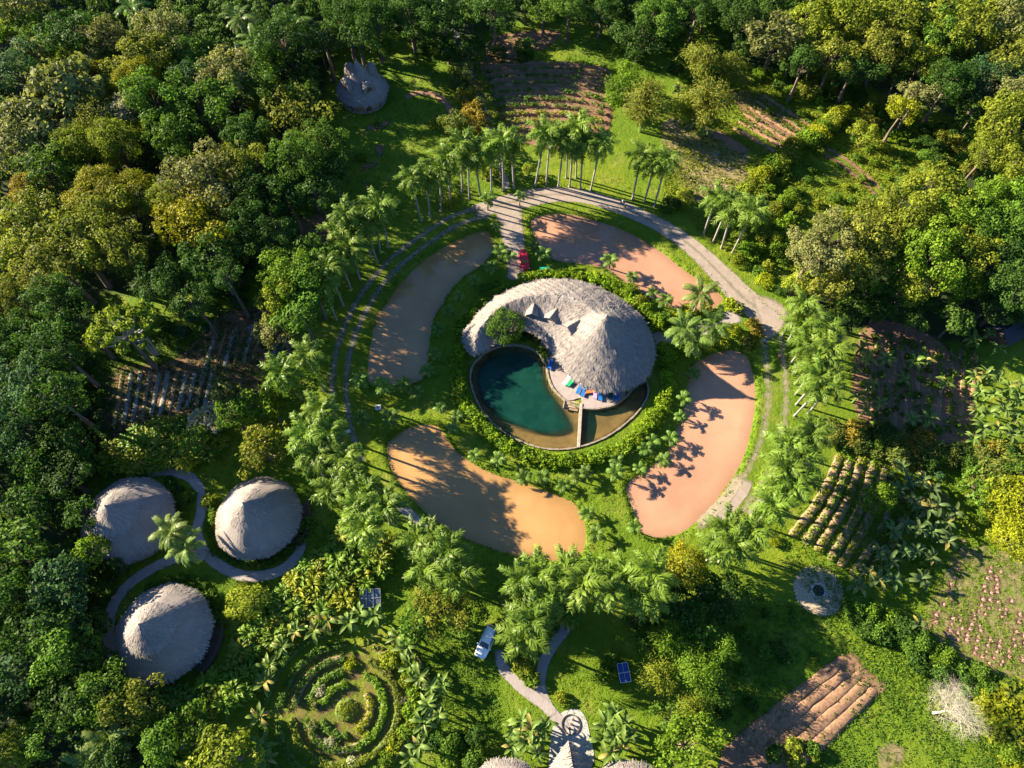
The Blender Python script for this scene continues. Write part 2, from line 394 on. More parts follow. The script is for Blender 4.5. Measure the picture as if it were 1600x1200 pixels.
two = [(-.5, 0), (-.43, .7), (-.31, 1.1), (-.19, .7), (-.08, .1), (.08, .1), (.19, .7), (.31, 1.1), (.43, .7), (.5, 0)]
ribbon('ring_road', [(775,330),(735,336),(700,350),(660,377),(620,408),(585,447),(560,488),(542,530),(532,575),(530,620),(535,660),(545,700),(560,735)], 3.3, 'track_grey', [(a, m * .66) for a, m in two], .06)
ribbon('ring_road', [(735,334),(770,322),(800,316),(845,306),(885,304),(930,311),(985,330),(1040,357),(1085,389),(1125,427),(1165,468),(1205,497)], [3.0,3.4,4.0,3.8,3.3,3.0,3.0,3.1,3.4,3.9,4.6,5.4], 'road',
       [(-.5, 0), (-.42, .8), (-.26, 1), (-.1, .8), (0, .55), (.1, .8), (.26, 1), (.42, .8), (.5, 0)], .08)
ribbon('ring_track', [(1205,505),(1208,545),(1214,590),(1213,640),(1203,690),(1185,735),(1158,775),(1125,812),(1095,845)], 4.0, 'track', [(a, m * .5) for a, m in two], .12)
ribbon('ring_track', [(1160,740),(1140,772),(1115,800),(1090,823)], 1.6, 'track', None, .2)
ribbon('dirt_strip', [(1172,748),(1160,770),(1142,795),(1120,815)], 1.5, 'road', None, .2)
ribbon('dirt_strip', [(1195,770),(1180,790),(1168,805)], .9, 'road', None, .2)
ribbon('ring_track', [(605,770),(632,795),(660,822),(690,842)], 1.5, 'path', None, .1)
ribbon('entry_drive', [(792,318),(796,340),(800,365),(805,395),(806,425),(803,440)], [6, 4.6, 4.2, 3.6, 3, 2.6], 'road', None, .1)
ribbon('garden_path', [(1018,532),(1040,527),(1060,530),(1090,520),(1130,500),(1160,492)], 2.6, 'path', None, .05)
ribbon('garden_path', [(792,300),(786,270),(772,225),(758,180),(742,130),(725,85),(705,40)], 1.5, 'path', None, .1)
patch('gravel_apron', [(1172,462),(1200,462),(1232,482),(1232,505),(1205,535),(1188,520),(1180,490)], 'road', soft=1.6)
ribbon('garden_path', [(895,955),(882,985),(866,1005),(852,1030),(845,1055),(846,1080),(856,1105),(872,1125),(890,1140)], 1.45, 'path', None, .12)
ribbon('garden_path', [(778,1012),(785,1040),(800,1060),(822,1080),(850,1100),(868,1120)], 1.45, 'path', None, .12)
for pts in ([(200,745),(235,738),(270,737),(300,748),(315,775),(313,805),(308,830),(318,858),(345,885),(385,900),(430,895),(462,872),(474,840)],
            [(330,868),(300,868),(265,876),(230,893),(200,915),(178,945),(170,980),(172,1015),(182,1045)],
            [(308,825),(290,850),(270,870)]):
    ribbon('hut_path', pts, 1.55, 'path', None, .08)
patch('dirt_patch', [(440,345),(490,328),(545,330),(560,350),(520,385),(470,400),(445,385)], 'soil', soft=2.5, strength=.85)
for pts in ([(568,197),(590,190),(614,185),(612,195),(592,205),(572,205)], [(585,228),(600,224),(602,240),(590,248),(583,240)], [(560,262),(578,252),(595,252),(592,260),(572,268),(566,272)], [(565,280),(575,282),(582,298),(588,305),(576,302),(568,292)]):
    patch('stepping_gravel', pts, 'soil', soft=1.3, step=.4, strength=.8)
PLOT = {
 'north': [(748,95),(800,97),(880,100),(950,108),(957,150),(945,215),(870,235),(800,215),(780,170),(762,130)],
 'north_top': [(765,62),(800,50),(870,47),(874,60),(850,78),(825,82),(820,95),(760,96)],
 'west': [(170,580),(270,560),(345,490),(420,478),(455,520),(450,600),(330,640),(200,690),(165,690)],
 'east': [(1345,515),(1400,500),(1480,540),(1515,590),(1520,690),(1440,690),(1350,670),(1330,600)],
 'north_east': [(1030,195),(1080,185),(1170,240),(1165,270),(1190,330),(1110,330),(1060,290)],
 'hill': [(1140,140),(1190,150),(1240,190),(1265,225),(1230,235),(1170,195)],
 'pineapple': [(1440,960),(1480,870),(1500,850),(1600,860),(1640,900),(1640,1060),(1530,1050),(1470,1010)],
 'soil': [(1325,1020),(1352,1045),(1385,1075),(1340,1110),(1300,1160),(1230,1215),(1130,1230),(1130,1170),(1190,1120),(1270,1065)]}
patch('crop_plot', PLOT['north'], 'soil'); patch('crop_plot', PLOT['north_top'], 'soil')
patch('crop_plot', PLOT['west'], 'soil', strength=.7); patch('crop_plot', PLOT['east'], 'soil', strength=.95)
patch('crop_plot', PLOT['north_east'], 'soil_tan', strength=.55); patch('crop_plot', PLOT['hill'], 'soil', strength=.9)
patch('crop_plot', PLOT['pineapple'], 'soil_tan', strength=.42); patch('crop_plot', PLOT['soil'], 'soil', soft=.7)
ribbon('dirt_strip', [(1110,205),(1140,222),(1172,243)], 2.6, 'soil', None, .1)
ribbon('dirt_track', [(1280,232),(1310,248),(1345,275),(1385,312)], 2.6, 'soil', two, .1)
patch('herb_plot', [(541,990),(600,1000),(650,1050),(665,1110),(650,1170),(600,1215),(540,1225),(480,1215),(435,1170),(420,1110),(435,1045),(480,1000)], 'soil', soft=3, strength=.40)
patch('lawn_circle', [(1390,1150),(1415,1155),(1425,1180),(1410,1210),(1375,1210),(1355,1185),(1365,1160)], 'soil_tan', soft=2, strength=.55)

# terrace by the pool -----------------------------------------------
def extrude_poly(poly, z0, z1):
    n = len(poly); vs_, _, fs, *_r = geometry.delaunay_2d_cdt([Vector(p) for p in poly], [(i, (i + 1) % n) for i in range(n)], [], 1, 1e-5)
    v = [(p.x, p.y, z1) for p in vs_]; k = len(v); f = [tuple(t) for t in fs]
    v += [(p[0], p[1], z1) for p in poly] + [(p[0], p[1], z0) for p in poly]
    area = sum(poly[i][0] * poly[(i + 1) % n][1] - poly[(i + 1) % n][0] * poly[i][1] for i in range(n))
    for i in range(n):
        j = (i + 1) % n; qd = (k + n + i, k + n + j, k + j, k + i); f.append(qd if area > 0 else qd[::-1])
    return v, f
TER = smooth(PL([(841,542),(850,553),(857,570),(861,590),(868,606),(880,619),(889,626),(908,622),(909,636),(922,639),(943,637),(962,631),(976,620),(972,606),(960,596),(930,585),(900,560),(880,535),(860,525)], .12), True, 3)
v, f = extrude_poly(TER, -1.2, .14)
terrace = link('pool_terrace', mesh_np('pool_terrace', v, f, 'terrace'), kind='structure')
v, f = extrude_poly(smooth(PL([(738,556),(750,551),(770,542),(790,536),(800,520),(780,505),(755,520),(735,540)], .1), True, 3), -.5, .10)
link('pool_terrace', mesh_np('pool_terrace', v, f, 'terrace'), kind='structure')

# ================================================================== BUILDINGS
def strands(name, pos, down, nor, L, W, seed=0, lift=.05):
    """loose straws lying down the slope"""
    r = np.random.default_rng(seed); n = len(pos)
    side = np.cross(nor, down); side /= np.linalg.norm(side, axis=1)[:, None]
    down = down + side * r.normal(0, .13, (n, 1)); l = L * r.uniform(.6, 1.3, (n, 1)); w = W * r.uniform(.6, 1.5, (n, 1))
    a = pos + nor * r.uniform(.0, lift, (n, 1)); b = pos + down * l + nor * (lift * r.uniform(.6, 2.4, (n, 1)))
    V = np.stack([a - side * w, a + side * w, b + side * w * .6, b - side * w * .6], 1).reshape(-1, 3)
    return mesh_np(name, V, np.arange(4 * n).reshape(-1, 4), 'thatch', None, False, {'var': r.random(n)})
def heightfield_roof(outline, zf, step, thick=.35):
    n = len(outline); lo, hi = outline.min(0), outline.max(0)
    A, B = np.meshgrid(np.arange(lo[0], hi[0], step), np.arange(lo[1], hi[1], step)); q = np.c_[A.ravel(), B.ravel()]
    q = q + RNG.uniform(-.2, .2, q.shape) * step; q = q[sd(outline, q) > step * .6]
    allp = np.vstack([outline, q])
    vs_, _, fs, *_r = geometry.delaunay_2d_cdt([Vector(p) for p in allp], [(i, (i + 1) % n) for i in range(n)], [], 1, 1e-6)
    p = np.array([(w.x, w.y) for w in vs_]); z = zf(p); V = np.c_[p, z]; F = [tuple(t) for t in fs]
    k = len(V); zb = zf(outline); V = np.vstack([V, np.c_[outline, zb + .0], np.c_[outline * .985 + outline.mean(0) * .015, zb - thick]])
    area = sum(outline[i][0] * outline[(i + 1) % n][1] - outline[(i + 1) % n][0] * outline[i][1] for i in range(n))
    for i in range(n):
        j = (i + 1) % n; qd = (k + n + i, k + n + j, k + j, k + i); F.append(qd if area > 0 else qd[::-1])
    return V, F
EAVE = 2.5
ROOFPX = [(733,545),(727,530),(728,516),(738,506),(748,491),(763,475),(779,463),(801,452),(830,442),(860,437),(890,438),(920,444),(950,457),(975,473),(995,491),(1010,511),(1019,535),(1020,556),(1014,578),(1000,594),(980,604),(955,609),(930,607),(908,598),(892,585),(881,570),(869,553),(857,536),(845,523),(830,515),(812,511),(796,512),(782,517),(772,525),(764,536),(754,545),(743,551)]
ROOF = smooth(PL(ROOFPX, EAVE), True, 4)
APEX = np.array(P(948, 494, 10.7))
def ss(a, b, k):                       # smooth maximum
    h = np.clip(.5 + .5 * (a - b) / k, 0, 1); return b * (1 - h) + a * h + k * h * (1 - h)
WOB = RNG.uniform(0, 6.28, 8)
def roof_z(p):
    d = np.maximum(sd(ROOF, p), 0); e = np.hypot(p[:, 0] - APEX[0], p[:, 1] - APEX[1])
    base = EAVE + np.where(d < 5.2, d * .80 - d * d * .018, 5.2 * .80 - 5.2 ** 2 * .018 + (d - 5.2) * .5)
    cone = APEX[2] - e * 1.35 + .035 * e * e
    wob = .05 * np.sin(p[:, 0] * 2.1 + WOB[0]) * np.sin(p[:, 1] * 1.7 + WOB[1]) + .03 * np.sin(p[:, 0] * 5.1 + p[:, 1] * 3.3)
    course = .10 * (((d + .1 * np.sin(p[:, 0] * 1.3) + .1 * np.sin(p[:, 1] * 1.7)) / 1.15) % 1.0)
    return np.where(e < 9, ss(base, cone, 1.5), base) + wob - course
pav = thing('pavilion', 'large comma-shaped thatched pavilion with a tall cone beside the teal pool', 'building', (APEX[0], APEX[1], 0))
off = np.array([APEX[0], APEX[1]])
V, F = heightfield_roof(ROOF, roof_z, .36)
V[:, :2] -= off
roof = link('roof', mesh_np('roof', V, F, 'thatch', None, False), pav)
lo, hi = ROOF.min(0), ROOF.max(0)
q = RNG.uniform(lo, hi, (32000, 2)); q = q[sd(ROOF, q) > -.02]; e = .12
def slope_frames(q, zf):
    z = zf(q); dzx = (zf(q + [e, 0]) - zf(q - [e, 0])) / (2 * e); dzy = (zf(q + [0, e]) - zf(q - [0, e])) / (2 * e)
    nor = np.c_[-dzx, -dzy, np.ones(len(q))]; nor /= np.linalg.norm(nor, axis=1)[:, None]
    dn = np.c_[-dzx, -dzy, -(dzx ** 2 + dzy ** 2)]; dn /= np.maximum(np.linalg.norm(dn, axis=1), 1e-6)[:, None]
    return np.c_[q, z], dn, nor
pos, dn, nor = slope_frames(q, roof_z); pos[:, :2] -= off
link('straw', strands('straw', pos, dn, nor, .8, .045, 3, .04), roof, kind='stuff')
def fringe(loop3, L, W, per, seed):
    r = np.random.default_rng(seed); pts = []; dd = []; n = len(loop3); cen = loop3.mean(0)
    for i in range(n):
        a, b = loop3[i], loop3[(i + 1) % n]; m = max(1, int(np.linalg.norm(b - a) * per))
        for _ in range(m): pts.append(a + (b - a) * r.random()); t = (b - a) / max(np.linalg.norm(b - a), 1e-6); o = np.array([t[1], -t[0], 0]); dd.append(o)
    pts, dd = np.array(pts), np.array(dd)
    if ((pts - cen) * dd).sum() < 0: dd = -dd
    down = dd * .75 + np.array([0, 0, -.66]); nor = dd * .66 + np.array([0, 0, .75])
    return strands('fringe', pts, down, nor, L, W, seed, .05)
link('fringe', fringe(np.c_[ROOF - off, roof_z(ROOF)], .5, .05, 14, 4), roof, kind='stuff')
# three hooded dormers facing the pool
def dormer(parent, base, face, w, h, dep, org, drop=.9):
    """gabled straw hood: base = point under the front peak, face = heading it looks to"""
    f = Vector((math.cos(face), math.sin(face), 0)); s = Vector((-f.y, f.x, 0)); b = Vector(base); up = Vector((0, 0, 1))
    pk = b + up * h + f * .45; bk = b - f * dep + up * (h * 1.02)
    L0, R0 = b + s * w - up * .1 + f * .1, b - s * w - up * .1 + f * .1; Lb, Rb = b + s * w * 1.05 - f * dep * .8 + up * .5, b - s * w * 1.05 - f * dep * .8 + up * .5
    mL = (pk + L0) / 2 + s * .22 + up * .15; mR = (pk + R0) / 2 - s * .22 + up * .15; bL = (bk + Lb) / 2 + s * .15 + up * .1; bR = (bk + Rb) / 2 - s * .15 + up * .1
    o = Vector(org); pts = [p - o for p in (pk, mL, L0, bk, bL, Lb, mR, R0, bR, Rb)]
    dz = Vector((0, 0, -.28)); pts += [p + dz - f * .05 for p in pts]
    fc = [(0, 3, 4, 1), (1, 4, 5, 2), (0, 6, 8, 3), (6, 7, 9, 8)]
    fc += [tuple(i + 10 for i in q[::-1]) for q in fc] + [(0, 1, 11, 10), (1, 2, 12, 11), (6, 0, 10, 16), (7, 6, 16, 17), (2, 5, 15, 12), (9, 7, 17, 19)]
    d = link('dormer', mesh_np('dormer', pts, fc, 'thatch'), parent)
    rr = np.random.default_rng(int(base[0] * 10) % 97); ps, dns, ns = [], [], []
    for (a, bq, c_, d_) in ((0, 3, 5, 2), (0, 3, 9, 7)):
        A_, B_, C_, D_ = (np.array(pts[i]) for i in (a, bq, c_, d_))
        for _ in range(170):
            u_, v_ = rr.random(), rr.random(); pq = (A_ * (1 - u_) + B_ * u_) * (1 - v_) + (D_ * (1 - u_) + C_ * u_) * v_
            dq = D_ - A_; dq = dq / np.linalg.norm(dq); nq = np.cross(B_ - A_, dq); nq = nq / np.linalg.norm(nq); nq = nq if nq[2] > 0 else -nq
            ps.append(pq + nq * .1); dns.append(dq); ns.append(nq)
    link('straw', strands('straw', np.array(ps), np.array(dns), np.array(ns), .5, .045, 5, .05), d, kind='stuff')
    bx = [p - o for p in (L0 - f * .5, R0 - f * .5, pk - f * .7, L0 - f * .5 - up * drop, R0 - f * .5 - up * drop)]
    link('vent', mesh_np('vent', bx, [(0, 2, 1), (0, 1, 4, 3)], 'wood'), d)
for (u, v, ang, wd) in ((831, 490, -101, 1.45), (859, 497, -123, 1.7), (886, 511, -146, 1.7)):
    z = 6.0
    for _ in range(6): b = P(u, v, z); z = float(roof_z(np.array([[b.x, b.y]]))[0]) + 1.75
    b = P(u, v, z); fa = rad(ang); bx_, by_ = b.x - .45 * math.cos(fa), b.y - .45 * math.sin(fa)
    dormer(pav, (bx_, by_, z - 2.0), fa, wd, 2.0, 2.9, (APEX[0], APEX[1], 0), 1.1)
# posts, floor and back wall under the thatch
inner = []
dd_ = sd(ROOF, Q[near]);
for i in range(0, len(ROOF), 6):
    p = ROOF[i]; t = ROOF[(i + 1) % len(ROOF)] - ROOF[i - 1]; nrm = np.array([-t[1], t[0]]); nrm /= np.linalg.norm(nrm)
    cand = p + nrm * 1.1
    if not inside(ROOF, [cand])[0]: cand = p - nrm * 1.1
    inner.append(cand); top = float(roof_z(np.array([cand]))[0]) - .1
    MB().tube([(cand[0] - off[0], cand[1] - off[1], -.1), (cand[0] - off[0], cand[1] - off[1], top)], .13, 8).build('post', 'wood', pav)
inn = np.array([c + (0, 0) for c in inner])
v, f = extrude_poly(smooth(inn, True, 2), -.1, .2)
v = [(a - off[0], b - off[1], c) for a, b, c in v]
link('floor', mesh_np('floor', v, f, 'terrace'), pav)
hw = MB()
for i in range(2, len(inn) // 2):
    a, b = inn[i] - off, inn[i + 1] - off; m = (a + b) / 2; L = np.linalg.norm(b - a)
    hw.box((m[0], m[1], 1.0), (L, .2, 1.9), math.atan2(b[1] - a[1], b[0] - a[0]))
hw.build('wall', 'wall', pav)
MB().lathe([(.26, -.25), (.2, .15), (.02, .45)], 10, (0, 0, APEX[2])).build('finial', 'thatch', pav)

def hut(name, label, u, v, R, apex, cap_r, cap_z, eave=2.5, sides=9, seed=1, deck=None, step=True, lathe_pow=1.0, rz=0.0):
    c = P(u, v, eave); t = thing(name, label, 'hut', (c.x, c.y, 0), rz); r = np.random.default_rng(seed); ph = r.uniform(0, 6)
    wobs = lambda w: 1 + .016 * math.cos(sides * w + ph) + .012 * math.sin(3 * w + ph * 2)
    prof = [(R * .985, eave - .35), (R, eave)]
    for j in range(1, 5): k = j / 4; prof += [(R + (cap_r - R) * (k - .03), eave + (cap_z - eave) * (k ** .93) - .10), (R + (cap_r - R) * k, eave + (cap_z - eave) * (k ** .93) + .02)]
    prof.append((cap_r * .3, cap_z + .3))
    sk = MB().lathe(prof, 54, (0, 0, 0), wobs).build('roof', 'thatch', t)
    cz = cap_z + (.48 if step else .03); cr = cap_r * (1.06 if step else 1.0)
    cprof = [(cr * .97, cz - .5), (cr, cz - .02)] + [(cr * (1 - k), cz + (apex - cz) * (k ** 1.12)) for k in (.25, .5, .75, .92)] + [(.03, apex)]
    cp = MB().lathe(cprof, 36, (0, 0, 0), wobs).build('cap', 'thatch', sk)
    MB().lathe([(.22, -.3), (.15, .1), (.01, .4)], 8, (0, 0, apex)).build('finial', 'thatch', sk)
    def scatter(r0, z0, r1, z1, n, sd_, pw):
        rr = np.random.default_rng(sd_); k = 1 - np.sqrt(rr.random(n)); w = rr.uniform(0, 2 * np.pi, n)
        wb = np.array([wobs(x) for x in w]); R_ = (r0 + (r1 - r0) * k) * wb; z_ = z0 + (z1 - z0) * k ** pw
        dirr = np.c_[np.cos(w), np.sin(w)]; sl = (z1 - z0) / (r0 - r1)
        dn_ = np.c_[dirr, np.full(n, -sl)]; dn_ /= np.linalg.norm(dn_, axis=1)[:, None]; no = np.c_[dirr * sl, np.ones(n)]; no /= np.linalg.norm(no, axis=1)[:, None]
        return np.c_[dirr * R_[:, None], z_], dn_, no
    a = scatter(R, eave, cap_r * .95, cap_z, int(70 * R * R), seed + 1, .93)
    link('straw', strands('straw', *a, .65, .042, seed + 3, .035), sk, kind='stuff')
    b = scatter(cr, cz, .05, apex, int(110 * cr * cr), seed + 2, 1.12)
    link('cap_straw', strands('cap_straw', *b, .55, .042, seed + 4, .035), sk, kind='stuff')
    w = np.linspace(0, 2 * np.pi, 40, endpoint=False); lp = np.array([(R * wobs(x) * math.cos(x), R * wobs(x) * math.sin(x), eave) for x in w])
    link('fringe', fringe(lp, .38, .04, 13, seed + 6), sk, kind='stuff')
    MB().lathe([(R * .78, 0), (R * .78, eave + .6)], 32).build('wall', 'wall', t)
    MB().lathe([(0, .12), (R * .92, .12), (R * .92, -.1)][::-1], 32).build('floor', 'stone', t)
    for k in range(9):
        w_ = ph + k * 2 * math.pi / 9; MB().tube([(R * .88 * math.cos(w_), R * .88 * math.sin(w_), 0), (R * .88 * math.cos(w_), R * .88 * math.sin(w_), eave)], .09, 6).build('post', 'wood', t)
    MB().box((R * .785 * math.cos(-1.2), R * .785 * math.sin(-1.2), 1.05), (.12, 1.0, 2.1), -1.2).build('door', 'wood', t)
    if deck is not None:
        a0, a1 = deck; n = 14; ws = np.linspace(a0, a1, n + 1)
        dk = link('deck', MB().box((math.cos((a0 + a1) / 2) * (R + .1), math.sin((a0 + a1) / 2) * (R + .1), .2), (.4, R * .5, .1), (a0 + a1) / 2).mesh('deck', 'wood'), t)
        for i in range(n):
            wm = (ws[i] + ws[i + 1]) / 2
            MB().box((math.cos(wm) * (R * .98 + .35), math.sin(wm) * (R * .98 + .35), .34), (2.0, R * (ws[1] - ws[0]) * 1.13, .06), wm).build('plank', 'wood', dk)
        rl = MB()
        for i in range(n): rl.tube([((R + 1.2) * math.cos(ws[i]), (R + 1.2) * math.sin(ws[i]), 1.25), ((R + 1.2) * math.cos(ws[i + 1]), (R + 1.2) * math.sin(ws[i + 1]), 1.25)], .05, 5)
        rl.build('rail', 'wood', dk)
    return t
hut('round_hut', 'leftmost round thatched hut, partly behind a drooping fan palm', 199, 812, 6.45, 8.9, 3.3, 5.6, seed=11)
hut('round_hut', 'sunlit round thatched hut right of the hut path, with dark deck', 403, 808, 6.05, 9.0, 3.0, 5.9, seed=23, deck=(-.55, .45), step=False)
hut('round_hut', 'lowest of the three round thatched huts, its raised cap lit', 254, 989, 6.4, 9.4, 3.2, 5.7, seed=37, deck=(-.75, .3))
# small peaked hut in the clearing with four hooded vents
nh = hut('peaked_hut', 'small thatched hut with a pointed top and four rounded hoods in the dark clearing', 566, 138, 5.2, 9.4, 2.6, 5.0, seed=51, step=False)
for ang, hw_, hh in ((2.35, 1.35, 3.1), (.8, 1.4, 3.1), (-2.45, 1.6, 2.9), (-.95, 1.45, 2.4)):
    r0 = 2.5; org = nh.location
    o = MB(); n = 9; ring = []
    for j, (fr, sc) in enumerate(((0.0, 1.0), (.55, 1.03), (1.25, .8), (2.1, .3))):
        for k in range(n):
            w = math.pi * k / (n - 1); x = math.cos(w) * hw_ * sc; z = math.sin(w) * hh * sc
            ring.append(((r0 + 1.2 - fr), x, 3.6 + z + fr * .35))
    cs, sn = math.cos(ang), math.sin(ang)
    vv = [(a * cs - b * sn, a * sn + b * cs, c) for a, b, c in ring]
    ff = [(j * n + k, j * n + k + 1, (j + 1) * n + k + 1, (j + 1) * n + k) for j in range(3) for k in range(n - 1)]
    hd = link('hood', mesh_np('hood', vv, ff + [tuple(range(n))], 'thatch', None, False), nh)
    hr = np.random.default_rng(int(ang * 10) % 89); ps, ds, ns = [], [], []; va = np.array(vv)
    for q4 in ff:
        a4 = va[list(q4)]; nq = np.cross(a4[1] - a4[0], a4[3] - a4[0]); nq /= max(np.linalg.norm(nq), 1e-6); ctr = np.array([(r0 - .5) * cs, (r0 - .5) * sn, 3.6]); nq = nq if nq @ (a4.mean(0) - ctr) > 0 else -nq
        dq = np.array([0, 0, -1.0]) + nq * nq[2]; dq = dq / max(np.linalg.norm(dq), 1e-6)
        for _ in range(14): u_, v_ = hr.random(2); ps.append((a4[0] * (1 - u_) + a4[1] * u_) * (1 - v_) + (a4[3] * (1 - u_) + a4[2] * u_) * v_); ds.append(dq); ns.append(nq)
    link('straw', strands('straw', np.array(ps), np.array(ds), np.array(ns), .5, .045, 6, .05), hd, kind='stuff')
    fc_ = Vector(((r0 + 1.2) * cs, (r0 + 1.2) * sn, 3.6 + hh * .45)); fv = [tuple(fc_ + (Vector(vv[k]) - fc_) * .42 + Vector((cs * .02, sn * .02, 0))) for k in range(n)]
    link('vent', mesh_np('vent', fv, [tuple(range(n))], 'wood'), hd)
T_, L_, R_, B_ = P(888, 1157, 2.9), P(853, 1216, 2.3), P(937, 1216, 2.3), P(902, 1232, 5.6)
ec = thing('entrance_canopy', 'pointed thatched entrance canopy at the bottom edge below the paved court', 'canopy', (B_.x, B_.y, 0))
o_ = Vector((B_.x, B_.y, 0)); A4 = [q_ - o_ for q_ in (T_, L_, R_, B_)]; mL, mR = (A4[0] + A4[1]) / 2 + Vector((-.25, .1, -.12)), (A4[0] + A4[2]) / 2 + Vector((.25, .1, -.12)); mB = (A4[0] + A4[3]) / 2 + Vector((0, 0, -.25))
vv = [A4[0], mL, A4[1], mB, A4[3], mR, A4[2]]; vv += [q_ - Vector((0, 0, .3)) for q_ in vv]
ff = [(0, 1, 3), (1, 2, 4, 3), (0, 3, 5), (3, 4, 6, 5), (0, 7, 8, 1), (1, 8, 9, 2), (5, 12, 7, 0), (6, 13, 12, 5), (2, 9, 11, 4), (4, 11, 13, 6)]
er = link('roof', mesh_np('roof', vv, ff, 'thatch'), ec); rr_ = np.random.default_rng(77); ps, ds, ns = [], [], []
for a_, b_, c_ in ((0, 2, 4), (0, 6, 4)):
    A_, B2, C_ = (np.array(vv[k]) for k in (a_, b_, c_)); n_ = np.cross(B2 - A_, C_ - A_); n_ /= np.linalg.norm(n_); n_ = n_ if n_[2] > 0 else -n_
    rg_ = (C_ - A_) / np.linalg.norm(C_ - A_); dn_ = np.cross(n_, rg_); dn_ = dn_ if dn_[2] < 0 else -dn_
    for _ in range(700):
        u_, v_ = rr_.random(2); u_, v_ = (u_, v_) if u_ + v_ < 1 else (1 - u_, 1 - v_); ps.append(A_ + (B2 - A_) * u_ + (C_ - A_) * v_ + n_ * .02); ds.append(dn_ / np.linalg.norm(dn_)); ns.append(n_)
link('straw', strands('straw', np.array(ps), np.array(ds), np.array(ns), .6, .045, 78, .05), er, kind='stuff')
for q_, t_ in ((vv[0] * .85 + vv[4] * .15, 2.6), (vv[1] * .9 + vv[4] * .1, 2.3), (vv[5] * .9 + vv[4] * .1, 2.3), (vv[4], 4.8)): MB().tube([(q_.x, q_.y, 0), (q_.x, q_.y, t_)], .1, 7).build('post', 'wood', ec)
hut('round_hut', 'thatched roof cut by the bottom edge, left of the pointed canopy', 790, 1262, 5.2, 7.6, 2.6, 5.0, seed=71, step=False)
hut('round_hut', 'thatched roof cut by the bottom edge, right of the pointed canopy', 985, 1268, 5.4, 7.8, 2.6, 5.0, seed=81, step=False)
# dark blue roof among the trees at the right edge
c = P(1580, 512, 3); bl = thing('shed', 'dark blue roofed shed half hidden by trees at the right edge', 'shed', (c.x, c.y, 0), .5)
MB().box((0, 0, 1.3), (4.6, 3.8, 2.6)).build('wall', 'wood', bl)
MB().add([(-2.7, -2.4, 2.5), (2.7, -2.4, 2.5), (2.7, 0, 3.8), (-2.7, 0, 3.8), (-2.7, 2.4, 2.5), (2.7, 2.4, 2.5)], [(0, 1, 2, 3), (3, 2, 5, 4)]).build('roof', 'darkroof', bl)

# pool wall of coping stones, dividing wall, steps
pw = thing('pool_wall', 'curved pale stone coping around the teal pool', 'pool wall', (PC[0], PC[1], 0))
acc = 0.0; st = []; n = len(POOL)
seg = np.linalg.norm(np.roll(POOL, -1, 0) - POOL, axis=1); tot = seg.sum(); cum = np.r_[0, np.cumsum(seg)]
ring = np.vstack([POOL, POOL[:1]])
blk = [MB().box((0, 0, 0), (.98, .22 + .05 * k, .5), 0, .96).mesh('coping_stone', 'coping') for k in range(3)]
m = int(tot / 1.0)
for k in range(m):
    s = (k + .5) / m * tot; i = min(np.searchsorted(cum, s) - 1, n - 1); t = (s - cum[i]) / max(seg[i], 1e-6); p = ring[i] + (ring[i + 1] - ring[i]) * t
    dr = ring[i + 1] - ring[i]
    link('coping_stone', blk[k % 3], pw, (p[0] - PC[0], p[1] - PC[1], -.06 + random.uniform(-.02, .03)), (0, 0, math.atan2(dr[1], dr[0]) + random.uniform(-.03, .03)), (tot / m, 1, 1))
mid = (DIV0 + DIV1) / 2; dv = DIV1 - DIV0; L = float(np.linalg.norm(dv)); az = math.atan2(dv[1], dv[0])
dw = thing('dividing_wall', 'narrow pale wall crossing the pool from the terrace to the far edge', 'wall', (mid[0], mid[1], 0), az)
for k in range(7): MB().box((-L / 2 + (k + .5) * L / 7, 0, -.35 + .01 * (k % 2)), (L / 7 - .02, .45, 1.2)).build('coping_stone', 'stone', dw)
c = P(893, 632, 0); stp = thing('pool_steps', 'brown wooden steps down into the pool beside the dividing wall', 'steps', (c.x, c.y, 0), rad(-12))
for k in range(4): MB().box((0, .55 - k * .42, -.02 - k * .11), (2.3, .36, .12)).build('tread', 'wall', stp)
MB().box((-1.25, 0, -.1), (.14, 1.9, .4)).build('side_rail', 'stone', stp)

